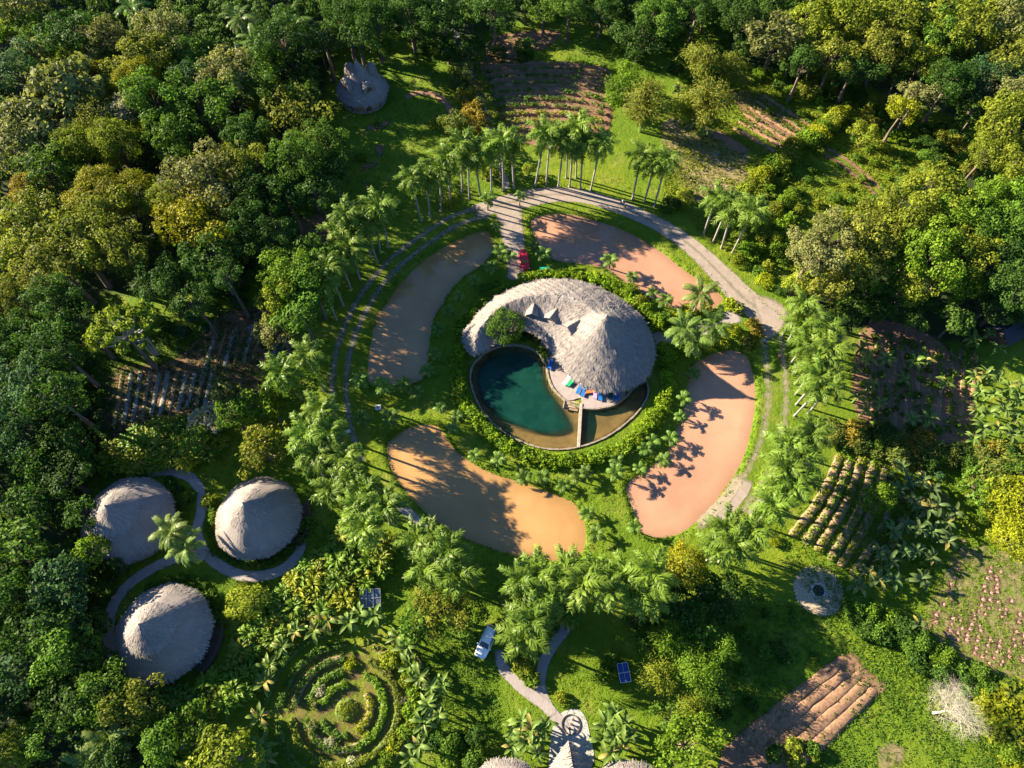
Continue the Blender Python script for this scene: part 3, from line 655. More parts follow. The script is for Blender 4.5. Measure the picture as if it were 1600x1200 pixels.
# ================================================================== VEGETATION
def unit(a): return a / np.maximum(np.linalg.norm(a, axis=1), 1e-9)[:, None]
def leaves(name, c, nor, size, aspect, var, r, mat='leaf', along=None):
    n = len(c); nor = unit(nor)
    t = along if along is not None else r.normal(size=(n, 3)); t = unit(t - nor * (t * nor).sum(1)[:, None]); b = np.cross(nor, t)
    s = (size * np.ones(n))[:, None] * .5
    V = np.stack([c + t * s, c + b * s * aspect + t * s * .1, c - t * s, c - b * s * aspect + t * s * .1], 1).reshape(-1, 3)
    return mesh_np(name, V, np.arange(4 * n).reshape(-1, 4), mat, None, False, {'var': np.clip(var, 0, 1)})
def crown_mesh(R, asp, ncl, clr, leaf, n, seed, zmin=-.35, lobes=(.5, .78), upness=.25, aspect=.6, flat=.8):
    r = np.random.default_rng(seed)
    i = np.arange(ncl) + .5; zz = 1 - (1 - zmin) * i / ncl; w = i * 2.39996 + r.normal(0, .35, ncl); q = np.sqrt(np.clip(1 - zz * zz, 0, 1))
    d = np.c_[q * np.cos(w), q * np.sin(w), zz] + r.normal(0, .12, (ncl, 3)); d = unit(d)
    k = r.uniform(*lobes, ncl); cc = d * (R * k)[:, None] * [1, 1, asp]; cr = R * clr * r.uniform(.65, 1.3, ncl)
    pick = r.choice(ncl, n, p=cr ** 2 / (cr ** 2).sum()); dirs = unit(r.normal(size=(n, 3))); out = unit(d * [1, 1, 1.2] + [0, 0, .25])[pick]
    dt = (dirs * out).sum(1); bad = dt < -.25; dirs[bad] -= 2 * dt[bad][:, None] * out[bad]
    rr = cr[pick] * (.62 + .42 * r.random(n) ** .6); lump = 1 + .16 * np.sin(dirs[:, 0] * 7 + pick) * np.sin(dirs[:, 1] * 8 + pick * 2)
    c = cc[pick] + dirs * (rr * lump)[:, None] * [1, 1, flat]
    wild = r.random(n) < .06; c[wild] += (out[wild] + r.normal(0, .3, (wild.sum(), 3))) * (R * .16 * r.random((wild.sum(), 1)))
    nor = dirs * .75 + np.array([0, 0, upness]) + r.normal(0, .45, (n, 3))
    var = .5 + .28 * r.normal(size=n) * .8 + (r.random(ncl)[pick] - .5) * .55
    return leaves('crown', c, nor, leaf * r.uniform(.6, 1.4, n), aspect, var, r), cc, cr
def limb_mesh(cc, base, r0, seed, mat):
    m = MB(); r = random.Random(seed)
    for i, p in enumerate(cc):
        if i % 2 and len(cc) > 14: continue
        p = Vector(p); b = Vector(base); mid = b.lerp(p, .5) + Vector((r.uniform(-.3, .3), r.uniform(-.3, .3), -.15 * (p - b).length * .5))
        m.tube([b, mid, p], [r0 * .55, r0 * .32, r0 * .1], 4, False)
    return m.mesh('branches', mat)
def trunk_mesh(seed, mat='bark', r=.3):
    g = random.Random(seed); return MB().tube([(0, 0, -.2), (g.uniform(-.1, .1), g.uniform(-.1, .1), .05), (g.uniform(-.3, .3), g.uniform(-.3, .3), .45), (g.uniform(-.2, .2), g.uniform(-.2, .2), 1.0)], [r * 1.5, r, r * .8, r * .55], 7).mesh('trunk', mat, True)
CR = {}
SPEC = {   # kind: (asp, clumps, clump radius, leaf, leaves per m2 of dome, options)
 'd': (.72, 30, .29, .40, 66, dict(zmin=-.3, lobes=(.38, .98))),
 'f': (.80, 38, .29, .28, 150, dict(zmin=-.35, lobes=(.66, .8), upness=.2)),
 'b': (.74, 26, .30, .55, 40, dict(zmin=-.3, lobes=(.5, .85), aspect=.7)),
 'o': (.50, 34, .19, .42, 62, dict(zmin=.0, lobes=(.7, 1.0), flat=.5)),
 's': (.75, 15, .40, .30, 90, dict(zmin=-.05, lobes=(.45, .7)))}
for kd, (asp, ncl, clr, lf, dens, opt) in SPEC.items():
    sizes = (1.2, 2.2) if kd == 's' else ((2.4, 3.6, 5.4) if kd != 'o' else (4.6,))
    for R in sizes:
        for s in range(3 if kd in 'ds' else 2):
            n = int(dens * R * R * 2.6) if kd != 's' else int(dens * R * R * 3.4); nc = max(8, int(ncl * (.55 + .45 * R / 3.6))) if kd != 's' else ncl
            sd_ = hash((ord(kd), int(R * 10), s)) % 9973
            me, cc, cr = crown_mesh(R, asp, nc, clr * (1.0 if R < 4 else .85), lf, n, sd_, **opt)
            CR[(kd, R, s)] = (me, limb_mesh(cc, (0, 0, -R * asp * .75), .1 + R * .04, sd_, 'palebark' if kd == 'o' else 'bark'))
def plume_mesh(R, Ht, seed, n=5200):
    """bamboo clump: nodding culm tops full of narrow leaves"""
    r = np.random.default_rng(seed); m = 26; cs, ds, vr = [], [], []; culm = MB()
    for k in range(m):
        w = r.uniform(0, 6.28); reach = R * r.uniform(.25, 1.0); top = Ht * r.uniform(.75, 1.0) * (1 - .25 * reach / R)
        a = np.array([math.cos(w) * .35, math.sin(w) * .35, 0]); t = np.linspace(0, 1, 9)
        pts = np.c_[a[0] + math.cos(w) * reach * t ** 2.2, a[1] + math.sin(w) * reach * t ** 2.2, top * np.sin(np.minimum(t * 1.75, 1.9)) / np.sin(1.57)]
        culm.tube(pts, [.05] * 8 + [.02], 4, False)
        j = r.integers(3, 9, n // m); off_ = r.normal(0, 1, (n // m, 3)) * R * .15; cs.append(pts[j] + off_ + [0, 0, -.1]); ds.append(off_ + np.array([math.cos(w), math.sin(w), -.6]) * .5); vr.append(np.full(n // m, r.random()))
    c = np.vstack(cs); d = np.vstack(ds); v = np.concatenate(vr); nn = len(c)
    nor = np.c_[d[:, :2] * .5, np.full(nn, .8)] + r.normal(0, .5, (nn, 3))
    return leaves('crown', c, nor, .5 * r.uniform(.6, 1.3, nn), .28, .35 + .3 * v + .12 * r.normal(size=nn), r, along=d + r.normal(0, .3, (nn, 3))), culm.mesh('culms', 'shaft')
PLUME = [plume_mesh(3.4, 9.0, 300 + k) for k in range(3)]
TRUNK = [trunk_mesh(k) for k in range(5)]; PTRUNK = trunk_mesh(9, 'palebark', .2)
COL = {'hg': (.150, .230, .012), 'ol': (0.14, 0.155, 0.02), 'gy': (0.165, 0.175, 0.055), 'mu': (0.185, 0.185, 0.01), 'yg': (0.165, 0.2, 0.018), 'gr': (0.075, 0.14, 0.016),
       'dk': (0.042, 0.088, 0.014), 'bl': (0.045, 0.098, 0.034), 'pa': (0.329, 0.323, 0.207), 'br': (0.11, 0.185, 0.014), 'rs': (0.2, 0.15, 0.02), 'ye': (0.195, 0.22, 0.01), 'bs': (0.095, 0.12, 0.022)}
CW = {'hg': 'lush green', 'ol': 'olive', 'gy': 'grey-green', 'mu': 'mustard-yellow', 'yg': 'yellow-green', 'gr': 'mid-green', 'dk': 'dark green', 'bl': 'blue-green', 'pa': 'pale silvery',
      'br': 'bright green', 'rs': 'rust-tinged', 'ye': 'lime-yellow', 'bs': 'brownish green'}
KW = {'d': 'billowing', 'f': 'rounded', 'b': 'large-leaved', 'o': 'open-branched', 'p': 'feathery', 's': 'low bushy'}
def jitter(c, a=.16):
    k = 1 + random.uniform(-a, a); return tuple(max(0, x * k * (1 + random.uniform(-a, a) * .2)) for x in c)
TREES = []                                # (x, y, r) on the ground
def plant_tree(x, y, R, hc, kind, col, label, group, name='tree'):
    R0 = R
    if kind == 'p':
        t = thing(name, label, 'bamboo', (x, y, 0), random.uniform(0, 6.28), group); s = R / 3.4; me = random.choice(PLUME)
        link('crown', me[0], t, scl=s, color=jitter(COL[col])); link('culms', me[1], t, scl=s)
    else:
        opts = [k for k in CR if k[0] == kind]; bestR = min({k[1] for k in opts}, key=lambda q: abs(math.log(q / R)))
        me, lb = CR[random.choice([k for k in opts if k[1] == bestR])]; s = R / bestR
        t = thing(name, label, 'tree' if R0 > 1.9 and kind != 's' else 'shrub', (x, y, 0), random.uniform(0, 6.28), group)
        link('crown', me, t, (0, 0, hc), (random.uniform(-.12, .12), random.uniform(-.12, .12), 0), (s * random.uniform(.82, 1.2), s * random.uniform(.82, 1.2), s * random.uniform(.8, 1.15)), jitter(COL[col]))
        if kind != 's':
            link('branches', lb, t, (0, 0, hc), scl=s); w = .5 + R * .2
            link('trunk', random.choice(TRUNK), t, scl=(w, w, hc - R * .5 if hc > R * .6 else hc * .5))
    TREES.append((x, y, R)); return t
def parse(txt):
    out = []
    for l in txt.replace('\n', ';').split(';'):
        if l.strip():
            a = l.split(); out.append((float(a[0]), float(a[1]), float(a[2]), a[3], a[4] if len(a) > 4 else 'd', float(a[5]) if len(a) > 5 else None))
    return out
REG = {
'upper left forest': """30 15 42 gy;15 45 26 br;52 44 24 br f;112 62 42 dk;25 108 36 bl;58 84 28 gy;105 97 24 yg;165 62 34 gy;150 88 24 ol f;215 95 44 ol;262 55 40 gy;288 85 36 gr
100 162 60 gy b;42 188 44 gy b;30 220 46 gy;155 115 24 mu f;215 128 32 mu f;175 145 26 yg f;152 182 30 ol f;195 174 26 pa d;245 158 45 gr;320 165 50 gr;275 215 38 gr;122 228 32 yg f
182 222 36 yg f;225 205 18 mu f;75 268 36 gr;45 295 26 rs f;155 308 38 mu f;205 305 36 mu f;258 312 34 yg f;318 288 46 gy;310 350 50 mu;375 262 40 ol;385 215 36 dk;42 352 50 ol;160 338 46 ol
112 376 55 ol;188 392 50 ol;85 405 42 ol;20 402 32 yg;300 128 30 bl;350 118 36 gy;398 132 34 gr;457 205 54 ol d 8;432 168 32 yg f 7;464 160 26 gr d 6;502 222 32 gr;470 250 42 gr;415 100 32 gr d 7.5;440 55 38 dk;462 105 26 dk d 6
20 470 36 ol;15 525 38 dk;35 595 44 bl;85 470 40 dk;90 545 38 dk;250 440 36 dk;330 400 34 dk;385 350 36 dk;410 300 34 dk;430 370 34 dk;495 300 30 dk;518 265 24 dk;445 300 34 dk;350 430 26 dk;120 500 30 dk;300 470 24 dk;90 620 36 dk""",
'lower left woods': """30 690 42 bl;110 690 32 dk;100 745 34 dk;50 790 38 dk;30 850 44 gr;140 865 28 br f 5;98 915 46 bl;62 985 42 dk;100 968 34 bl;92 1020 44 gr;30 1060 40 bl;205 1098 38 ol;165 1085 38 gr;20 1172 36 yg f;68 1150 34 gr
345 1182 48 yg;255 1165 36 gr;115 1095 44 dk;182 885 18 dk f 2;130 1022 28 gr;15 930 40 dk;130 800 28 dk;60 730 32 dk;300 1140 30 gr;5 1110 36 dk;175 1180 34 dk""",
'strip beside the huts': """408 698 40 ol d 5;398 632 26 br d 5;350 612 26 gy d 4;325 655 26 pa d 4;362 645 26 gr;388 940 30 yg f 2.5;300 690 24 gr""",
'west ring trees': """450 432 42 br d 11;438 470 36 yg d 10;432 512 32 gy d 8;485 440 36 gr d 11;470 490 36 gr d 10;495 400 34 gr d 10;465 405 30 gr d 11;430 590 28 yg d 5;425 640 24 yg d 4;690 948 52 ol d 5;655 968 30 gr d 4;725 965 34 gr d 4;470 605 30 gr d 5""",
'south planting': """1070 886 38 mu f 5;1040 905 28 ol f 4;1028 935 28 gr d 3;1050 995 38 br p;1092 1052 40 br p;1030 1052 36 yg p;1125 1010 34 br p;1085 1105 34 yg p;1010 1000 28 gr p;1075 1165 44 br d 5;1000 965 26 dk d 3;1060 950 34 dk d 4;1135 935 34 dk d 4
1120 1080 30 gr p;1050 1125 28 gr d 3;1105 920 28 dk d 4;1090 970 32 gr d 4""",
'right edge': """1592 790 44 ye f 5;1588 838 38 ye f 4;1560 770 32 yg d 4;1372 778 28 br f 3;1530 765 28 gr d 3;1600 740 30 gr d 5;1560 735 26 bs d 4""",
'upper right trees': """1212 60 44 gy b;1145 98 26 ol p;1098 85 34 ol p;1012 150 38 ol p;1110 152 42 ol p;1075 160 26 yg p;982 140 40 br d 4;1000 60 40 dk d 6;1030 25 34 gr;1262 40 44 yg;1302 92 30 ol;1332 28 50 yg;1400 30 50 yg;1382 75 40 ol;1440 95 32 yg;1512 50 50 yg;1562 42 50 gy
1590 95 44 ol;1432 152 26 gy;1410 172 24 ye;1572 200 56 yg;1540 245 34 yg;1592 145 36 gy;1482 130 34 dk;1550 125 40 bl;1352 210 22 yg d 3;1255 100 30 dk;1335 110 36 dk;1600 260 40 yg;1160 30 34 dk;1470 60 40 gr;940 20 30 dk d 6;890 10 30 gr;1090 15 30 dk;850 15 24 gr d 6""",
'right-hand grove': """1452 302 54 yg;1420 342 48 yg;1500 332 42 br;1545 312 36 br;1595 305 34 br;1302 368 44 gy;1268 402 42 gy;1332 422 36 ol;1290 452 34 ol;1452 402 52 br;1492 436 50 br d 7;1430 440 40 yg d 7;1505 398 44 yg;1562 402 48 dk;1592 452 44 dk;1545 478 34 dk d 5.5;1592 365 40 gr
1385 385 40 ol;1370 435 32 gr d 6;1345 370 34 ol;1402 470 30 dk d 5;1250 440 28 yg d 4;1375 340 34 ol;1330 478 24 gr d 3.5;1535 360 38 gr""",
'north clearing': """585 30 34 dk;640 15 34 dk;540 30 34 dk;690 25 30 dk;738 172 17 rs d 2;752 158 15 bs d 2;728 150 16 ol d 2;742 190 16 rs d 2;765 185 14 bs d 2;718 132 16 bs d 2;745 135 13 rs d 2;770 230 18 bs d 2;745 250 18 gr d 2;760 270 15 yg d 2;785 265 15 gr d 2;825 265 13 yg d 1.5;725 110 26 bs d 3;735 75 24 dk d 4;770 20 28 dk;505 60 30 dk;710 195 22 bs d 2;600 60 24 gr p;820 75 18 dk d 3;780 85 14 dk s 1.5;560 60 26 dk;660 50 24 dk d 5;700 80 22 dk d 3"""}
placed = []
for reg, txt in REG.items():
    items = parse(txt); bands = {}
    for it in items:
        u, v, r, col, *rest = it; kind = rest[0]; hc = rest[1]
        big = reg in ('upper left forest', 'upper right trees', 'right-hand grove', 'lower left woods', 'north clearing')
        if kind == 'p': hcc = 6.0
        elif hc is None: hcc = ({'upper left forest': 10.0, 'north clearing': 8.5, 'lower left woods': 4.6, 'upper right trees': 7.0}.get(reg, 8.5) if big else 4.5) + r * .05 + random.uniform(-.9, .9)
        else: hcc = hc
        R = r / ppm(u, v, hcc) * (1.22 if reg == 'upper left forest' else (1.1 if big else 1.05)) * (.82 if kind == 'p' else 1.0); p = P(u, v, hcc); bands.setdefault(int(v // 90), []).append((u, p, R, hcc, kind, col))
    keys = sorted(bands)
    for bi, b in enumerate(keys):
        row = sorted(bands[b], key=lambda x: x[0])
        where = 'in' if len(keys) == 1 else ('in the top row of' if bi == 0 else ('in the bottom row of' if bi == len(keys) - 1 else 'in the %s row of' % ordinal(bi)))
        for i, (u, p, R, hcc, kind, col) in enumerate(row):
            lab = '%s %s %s, %s from left %s the %s' % (CW[col], KW[kind], 'clump' if kind in 'ps' else 'tree', ordinal(i), where, reg)
            if len(lab.replace('-', ' ').split()) > 15: lab = lab.replace(' from left in the ', ' from left, ').replace(' row of the ', ' row, ')
            if kind == 'p': hcc = 6.0 * R / 3.4 + 1; p2 = P(*proj(p.x, p.y, 6.0), hcc)
            else: p2 = p
            plant_tree(p2.x, p2.y, R, hcc, kind, col, lab, reg, 'bamboo' if kind == 'p' else ('shrub' if kind == 's' or R < 2 else 'tree'))
# the tree standing in the pavilion court
p = P(789, 510, 3.8); plant_tree(p.x, p.y, 3.5, 3.8, 'f', 'gr', 'dense round mid-green tree in the crook of the large thatched pavilion', None)
p = P(190, 515, 12.5); t = plant_tree(p.x, p.y, 6.0, 12.5, 'o', 'yg', 'sunlit open-crowned tree with white branches above the striped plot', None)
b0 = P(243, 556, 0); g_ = MB()
for k in range(3): g_.tube([(b0.x - p.x + k * .25, b0.y - p.y + k * .1, -.1), ((b0.x - p.x) * .55 + k * .5, (b0.y - p.y) * .6 + k * .4, 6), ((b0.x - p.x) * .2 + k, (b0.y - p.y) * .2 - k, 11.5)], [.22, .16, .08], 6)
t.rotation_euler = (0, 0, 0); g_.build('stems', 'whitebark', t)
# filler of the closed forest, darker and lower, seen between the named crowns
def poisson(poly, dmin, tries, z=0, avoid=None, seed=0):
    r = np.random.default_rng(seed); out = []; lo, hi = poly.min(0), poly.max(0); c = r.uniform(lo, hi, (tries, 2)); c = c[inside(poly, c)]
    for q in c:
        if all((q[0] - a) ** 2 + (q[1] - b) ** 2 > dmin ** 2 for a, b in out) and (avoid is None or avoid(q)): out.append((q[0], q[1]))
    return out
FILL = [('upper left forest', [(-70,-60),(520,-60),(520,60),(490,130),(470,240),(400,320),(400,400),(330,440),(150,440),(120,600),(140,690),(-70,720)], 3.7, ('dk', 'gr', 'bl', 'ol', 'gy'), 6.5),
        ('lower left woods', [(-60,700),(120,710),(125,850),(165,1000),(180,1090),(330,1240),(-60,1240)], 4.6, ('dk', 'dk', 'bl', 'gr'), 3.8),
        ('top edge woods', [(480,-60),(1140,-60),(1120,20),(1000,30),(900,0),(800,5),(700,40),(600,25),(520,55)], 4.4, ('dk', 'dk', 'gr'), 6.0),
        ('upper right trees', [(1100,-60),(1660,-60),(1660,280),(1560,240),(1500,150),(1400,120),(1300,100),(1230,90),(1150,70)], 4.0, ('gr', 'dk', 'ol', 'yg'), 6.0),
        ('right-hand grove', [(1260,440),(1330,350),(1420,290),(1520,280),(1660,270),(1660,540),(1560,500),(1450,515),(1370,490),(1300,500)], 5.0, ('gr', 'dk', 'dk'), 5.0)]
LOWC = [crown_mesh(R_, .72, 16, .36, .52, 1150, 9000 + k)[0] for k, R_ in enumerate((3.0, 3.0, 3.0, 4.4, 4.4, 4.4))]
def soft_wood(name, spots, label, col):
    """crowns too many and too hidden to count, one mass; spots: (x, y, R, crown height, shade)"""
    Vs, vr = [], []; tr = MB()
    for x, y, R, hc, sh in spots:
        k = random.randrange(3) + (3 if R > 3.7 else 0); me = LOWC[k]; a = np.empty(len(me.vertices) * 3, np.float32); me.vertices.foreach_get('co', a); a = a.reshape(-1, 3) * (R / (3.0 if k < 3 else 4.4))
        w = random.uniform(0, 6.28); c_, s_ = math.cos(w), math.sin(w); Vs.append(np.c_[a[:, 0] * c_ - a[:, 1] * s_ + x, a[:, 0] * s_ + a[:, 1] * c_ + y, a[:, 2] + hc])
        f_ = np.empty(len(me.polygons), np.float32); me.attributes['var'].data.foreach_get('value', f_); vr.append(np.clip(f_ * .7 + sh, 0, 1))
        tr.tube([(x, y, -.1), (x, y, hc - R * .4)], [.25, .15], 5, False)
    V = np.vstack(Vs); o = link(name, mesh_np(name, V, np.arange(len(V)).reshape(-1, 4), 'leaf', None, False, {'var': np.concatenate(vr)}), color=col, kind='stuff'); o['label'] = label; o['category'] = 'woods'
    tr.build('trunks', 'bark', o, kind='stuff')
spots = []
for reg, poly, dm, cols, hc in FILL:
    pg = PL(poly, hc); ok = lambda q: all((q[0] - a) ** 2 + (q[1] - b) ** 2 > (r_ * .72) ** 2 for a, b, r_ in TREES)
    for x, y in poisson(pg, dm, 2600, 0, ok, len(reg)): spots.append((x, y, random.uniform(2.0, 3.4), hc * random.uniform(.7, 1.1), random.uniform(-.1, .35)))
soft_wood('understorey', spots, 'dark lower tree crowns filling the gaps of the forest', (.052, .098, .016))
# woods going on beyond the left and top edges (they throw the long shade over the lower left)
spots = [(x, y, random.uniform(3.6, 5.2), random.uniform(8.5, 11), random.uniform(0, .3)) for x, y in poisson(PL([(-330,-60),(-70,-60),(-60,1240),(-330,1240)], 6), 7.0, 900, 0, None, 5)]
spots += [(x, y, random.uniform(3.4, 4.8), random.uniform(7, 9.5), random.uniform(0, .3)) for x, y in poisson(PL([(-70,-190),(1660,-190),(1660,-70),(-70,-70)], 6), 8.5, 900, 0, None, 6)]
soft_wood('outer_woods', spots, 'woods going on past the left and top edges', (.06, .09, .02))

# ------------------------------------------------------------------ palms
def frond_mesh(name, L, rise, droop, nl, ll, w, seed, plume=.7, mat='frond'):
    r = np.random.default_rng(seed); V, F, var = [], [], []
    pt = lambda t: np.array([L * t * (1 - .10 * t), 0, L * (rise * t - droop * t * t)])
    def add(vs_, v): k = len(V); V.extend(vs_); F.append(tuple(range(k, k + len(vs_)))); var.append(v)
    for k in range(8):
        a, b = pt(k / 8), pt((k + 1) / 8); ww = .05 * (1 - k / 9); s = np.array([0, ww, 0]); add([a - s, a + s, b + s * .8, b - s * .8], .8)
    for k in range(nl):
        t = .1 + .9 * (k + .5) / nl; p = pt(t); tg = pt(min(t + .03, 1.0)) - pt(t - .03); tg /= np.linalg.norm(tg); up = np.array([-tg[2], 0, tg[0]])
        for sgn in (-1, 1):
            a = r.uniform(-plume, plume * .55) ; l = ll * (.45 + .55 * math.sin(math.pi * min(1, .12 + .80 * t))) * r.uniform(.85, 1.15)
            d = tg * (.45 + .35 * t) + np.array([0, sgn * math.cos(a), 0]) + up * math.sin(a); d /= np.linalg.norm(d)
            wd = tg * w * .5; m = p + d * l * .55; tip = p + d * l + np.array([0, 0, -.28 * l]); vv = .35 + .4 * r.random()
            add([p - wd * .6, m - wd, m + wd, p + wd * .6], vv); add([m - wd, tip - wd * .15, tip + wd * .15, m + wd], vv)
    return mesh_np(name, np.array(V), np.array(F), mat, None, False, {'var': np.array(var)})
FR = {'royal': [frond_mesh('frond', 3.5, .50, .85, 24, .95, .18, 40 + k, .95) for k in range(3)], 'royal_low': [frond_mesh('frond', 3.5, .12, .78, 24, 1.0, .18, 50 + k, 1.0) for k in range(3)],
      'young': [frond_mesh('frond', 1.75, .75, .80, 13, .55, .15, 60 + k, .3) for k in range(3)], 'coco': [frond_mesh('frond', 4.3, .45, .62, 26, .95, .17, 70 + k, .25) for k in range(3)]}
PALM_TRUNK = []
for k in range(3):
    m = MB(); pr = [(.26, -.1), (.22, .03)] + [(.15 + .03 * math.sin(math.pi * t), t) for t in np.linspace(.1, 1, 9)]
    m.lathe([(r_, z * 1.0) for r_, z in pr], 9); PALM_TRUNK.append(m.mesh('trunk', 'palebark', True))
SHAFT = MB().lathe([(.19, 0), (.24, .25), (.17, .9), (.10, 1.5)], 8).mesh('crownshaft', 'shaft', True)
STUB = MB().tube([(0, 0, -.1), (.04, .02, .5), (0, 0, 1)], [.16, .13, .1], 7).mesh('trunk', 'bark', True)
def palm(x, y, h, label, group, kind='royal', col=(.108, .170, .020), lean=None, s=1.0, name='royal_palm', nfr=None):
    lean = lean or (random.gauss(0, .035), random.gauss(0, .035)); t = thing(name, label, 'palm', (x, y, 0), 0, group, (lean[0], lean[1], random.uniform(0, 6.28)))
    if kind == 'royal':
        link('trunk', random.choice(PALM_TRUNK), t, scl=(1, 1, h - 1.2)); link('crownshaft', SHAFT, t, (0, 0, h - 1.25)); n = nfr or 19
    elif kind == 'coco': link('trunk', PALM_TRUNK[0], t, scl=(.7, .7, h)); n = nfr or 15
    else: link('trunk', STUB, t, scl=(s, s, h)); n = nfr or 9
    c = jitter(col, .22); s = s * random.uniform(.86, 1.1) if kind == 'royal' else s; n += random.choice((-3, -1, 0, 1)) if kind == 'royal' else 0
    for k in range(n):
        w = k * 2.39996 + random.uniform(-.25, .25); q = k / n
        if kind == 'royal': me = random.choice(FR['royal'] if q < .45 else FR['royal_low']); pitch = .85 - 1.65 * q
        elif kind == 'coco': me = random.choice(FR['coco']); pitch = .75 - 1.35 * q
        else: me = random.choice(FR['young']); pitch = .65 - .95 * q
        link('frond', me, t, (0, 0, h + (.1 if kind == 'royal' else 0)), (0, -pitch, w), s * random.uniform(.88, 1.12), c)
    if kind == 'royal' and random.random() < .4: link('dead_frond', random.choice(FR['royal_low']), t, (0, 0, h - .2), (0, 1.15, random.uniform(0, 6.28)), s * .85, (.20, .14, .05))
    return t
PG = {
'row of tall palms above the entry drive': ('base', [(733,310),(751,306),(768,302),(787,298),(803,295),(836,291),(853,290),(872,292),(890,292),(900,278),(907,295),(923,297),(885,278),(722,300)], 12.3),
'trio of palms above the right pond': ('base', [(988,312),(1007,315),(1022,323)], 11.8),
'palms at the gravel road bend': ('base', [(1099,366),(1114,378),(1127,388),(1143,397)], 11.5),
'palm row along the east track': ('base', [(1223,523),(1228,538),(1236,567),(1239,584),(1242,600),(1243,616),(1244,632),(1241,650),(1262,647),(1258,620),(1262,585),(1255,560)], 9.2),
'lower end of the east palm row': ('crown', [(1240,690),(1262,705),(1225,722),(1252,735),(1220,755),(1245,768),(1212,788),(1265,668)], 9.0),
'palm pair by the dirt strips': ('crown', [(1135,825),(1165,830),(1150,852),(1130,850)], 8.5),
'palm row under the ochre pond': ('crown', [(812,955),(838,965),(825,985),(818,905),(842,893),(862,920),(888,893),(905,922),(932,898),(955,925),(974,885),(992,912),(1012,893),(1020,930),(838,935)], 9.5),
'palms below left of the ochre pond': ('crown', [(650,835),(672,848),(700,858),(690,882),(668,880),(715,890)], 9.0),
'palm row down the west side': ('crown', [(500,640),(478,672),(512,672),(498,705),(528,715),(540,742),(520,755),(562,762),(555,792),(592,785),(570,818),(480,705)], 9.5),
'palms beside the west double track': ('base', [(507,611),(470,625),(563,437),(549,452),(537,478),(526,500)], 10.5),
'palm clump at the north-west bend': ('base', [(608,387),(594,396),(580,402),(565,408),(552,418),(590,410)], 11.0),
'three palms left of the entry drive': ('base', [(658,346),(672,339),(689,331),(705,322)], 11.0)}
for g_, (mode, pts, h) in PG.items():
    for i, (u, v) in enumerate(sorted(pts)):
        p = P(u, v) if mode == 'base' else P(u, v, h + .6)
        palm(p.x, p.y, h + random.uniform(-1.6, 1.2), '%s royal palm from the left in the %s' % (ordinal(i), g_), g_)
for i, (u, v, h) in enumerate([(205,12,10),(372,32,9.5),(402,68,9),(325,105,8.5),(60,315,8),(285,250,8.5),(455,40,9),(695,12,9)]):
    p = P(u, v, h); palm(p.x, p.y, h, '%s big feather palm from the left in the upper left forest' % ordinal(sorted([205,372,402,325,60,285,455,695]).index(u)), 'palms of the upper left forest', 'coco', (.10, .17, .03), name='feather_palm')
for i, (u, v, h) in enumerate([(1070,515,4.2),(1115,505,4.6),(1096,457,7.0),(1085,530,3.5)]):
    p = P(u, v, h); palm(p.x, p.y, h, ['dark coconut palm at left of the cluster by the east path', 'low broad coconut palm at right of the cluster by the east path', 'pale star-shaped coconut palm standing against the tan pond', 'lowest coconut palm of the cluster by the east path'][i], 'coconut palms by the east path', 'coco', (.14, .19, .04) if i == 2 else (.09, .15, .028), s=.8 if i != 2 else .78, name='coconut_palm')
for i, (u, v, h) in enumerate([(165,1150,6),(140,1185,5),(265,835,6.5),(290,850,5)]):
    p = P(u, v, h); palm(p.x, p.y, h, ['long-fronded palm above the bottom edge at lower left', 'long-fronded palm cut by the bottom edge at lower left', 'drooping fan palm between the two upper round huts', 'smaller drooping palm beside the fork of the hut path'][i], None, 'coco', (.13, .18, .04), s=.75, name='feather_palm')
YOUNG = [(762,328,3.5),(812,322,2.6),(776,362,1.6),(781,408,2.6),(795,412,2.4),(834,392,1.5),(849,408,2.2),(768,428,2.0),(741,448,1.8),(716,470,1.6),(700,492,1.4),(686,520,1.3),(680,558,1.2),(668,585,1.3),(566,606,3.0),(600,612,2.2),(568,662,2.0),(612,660,2.0),(688,642,1.2),(708,676,1.6),(742,716,1.2),(780,722,1.2),(820,750,1.2),(846,750,1.2),(902,750,1.6),(960,745,2.0),(918,806,1.2),(930,838,1.2),(990,828,1.8),(952,418,2.2),(985,440,1.6),(1016,466,1.8),(1036,480,2.0),(1066,630,1.5),(1082,590,1.2),(1046,690,1.0),(1018,695,1.2),(1035,722,.8),(998,735,.8),(1008,705,.8),(715,655,1.0),(962,722,1.0),(915,745,1.0),(1062,655,.9),(880,762,.9),(650,618,1.3),(632,606,1.2)]
for i, (u, v, h) in enumerate(sorted(YOUNG, key=lambda a: math.atan2(P(a[0], a[1]).y - PC[1], P(a[0], a[1]).x - PC[0]))):
    p = P(u, v); palm(p.x, p.y, h, '%s young palm counterclockwise from left in the ring around the pool hedge' % ordinal(i), 'young palms around the ponds', 'young', (.10, .17, .03), s=random.uniform(.8, 1.05) * (1.1 if h > 1.9 else .85), name='young_palm')

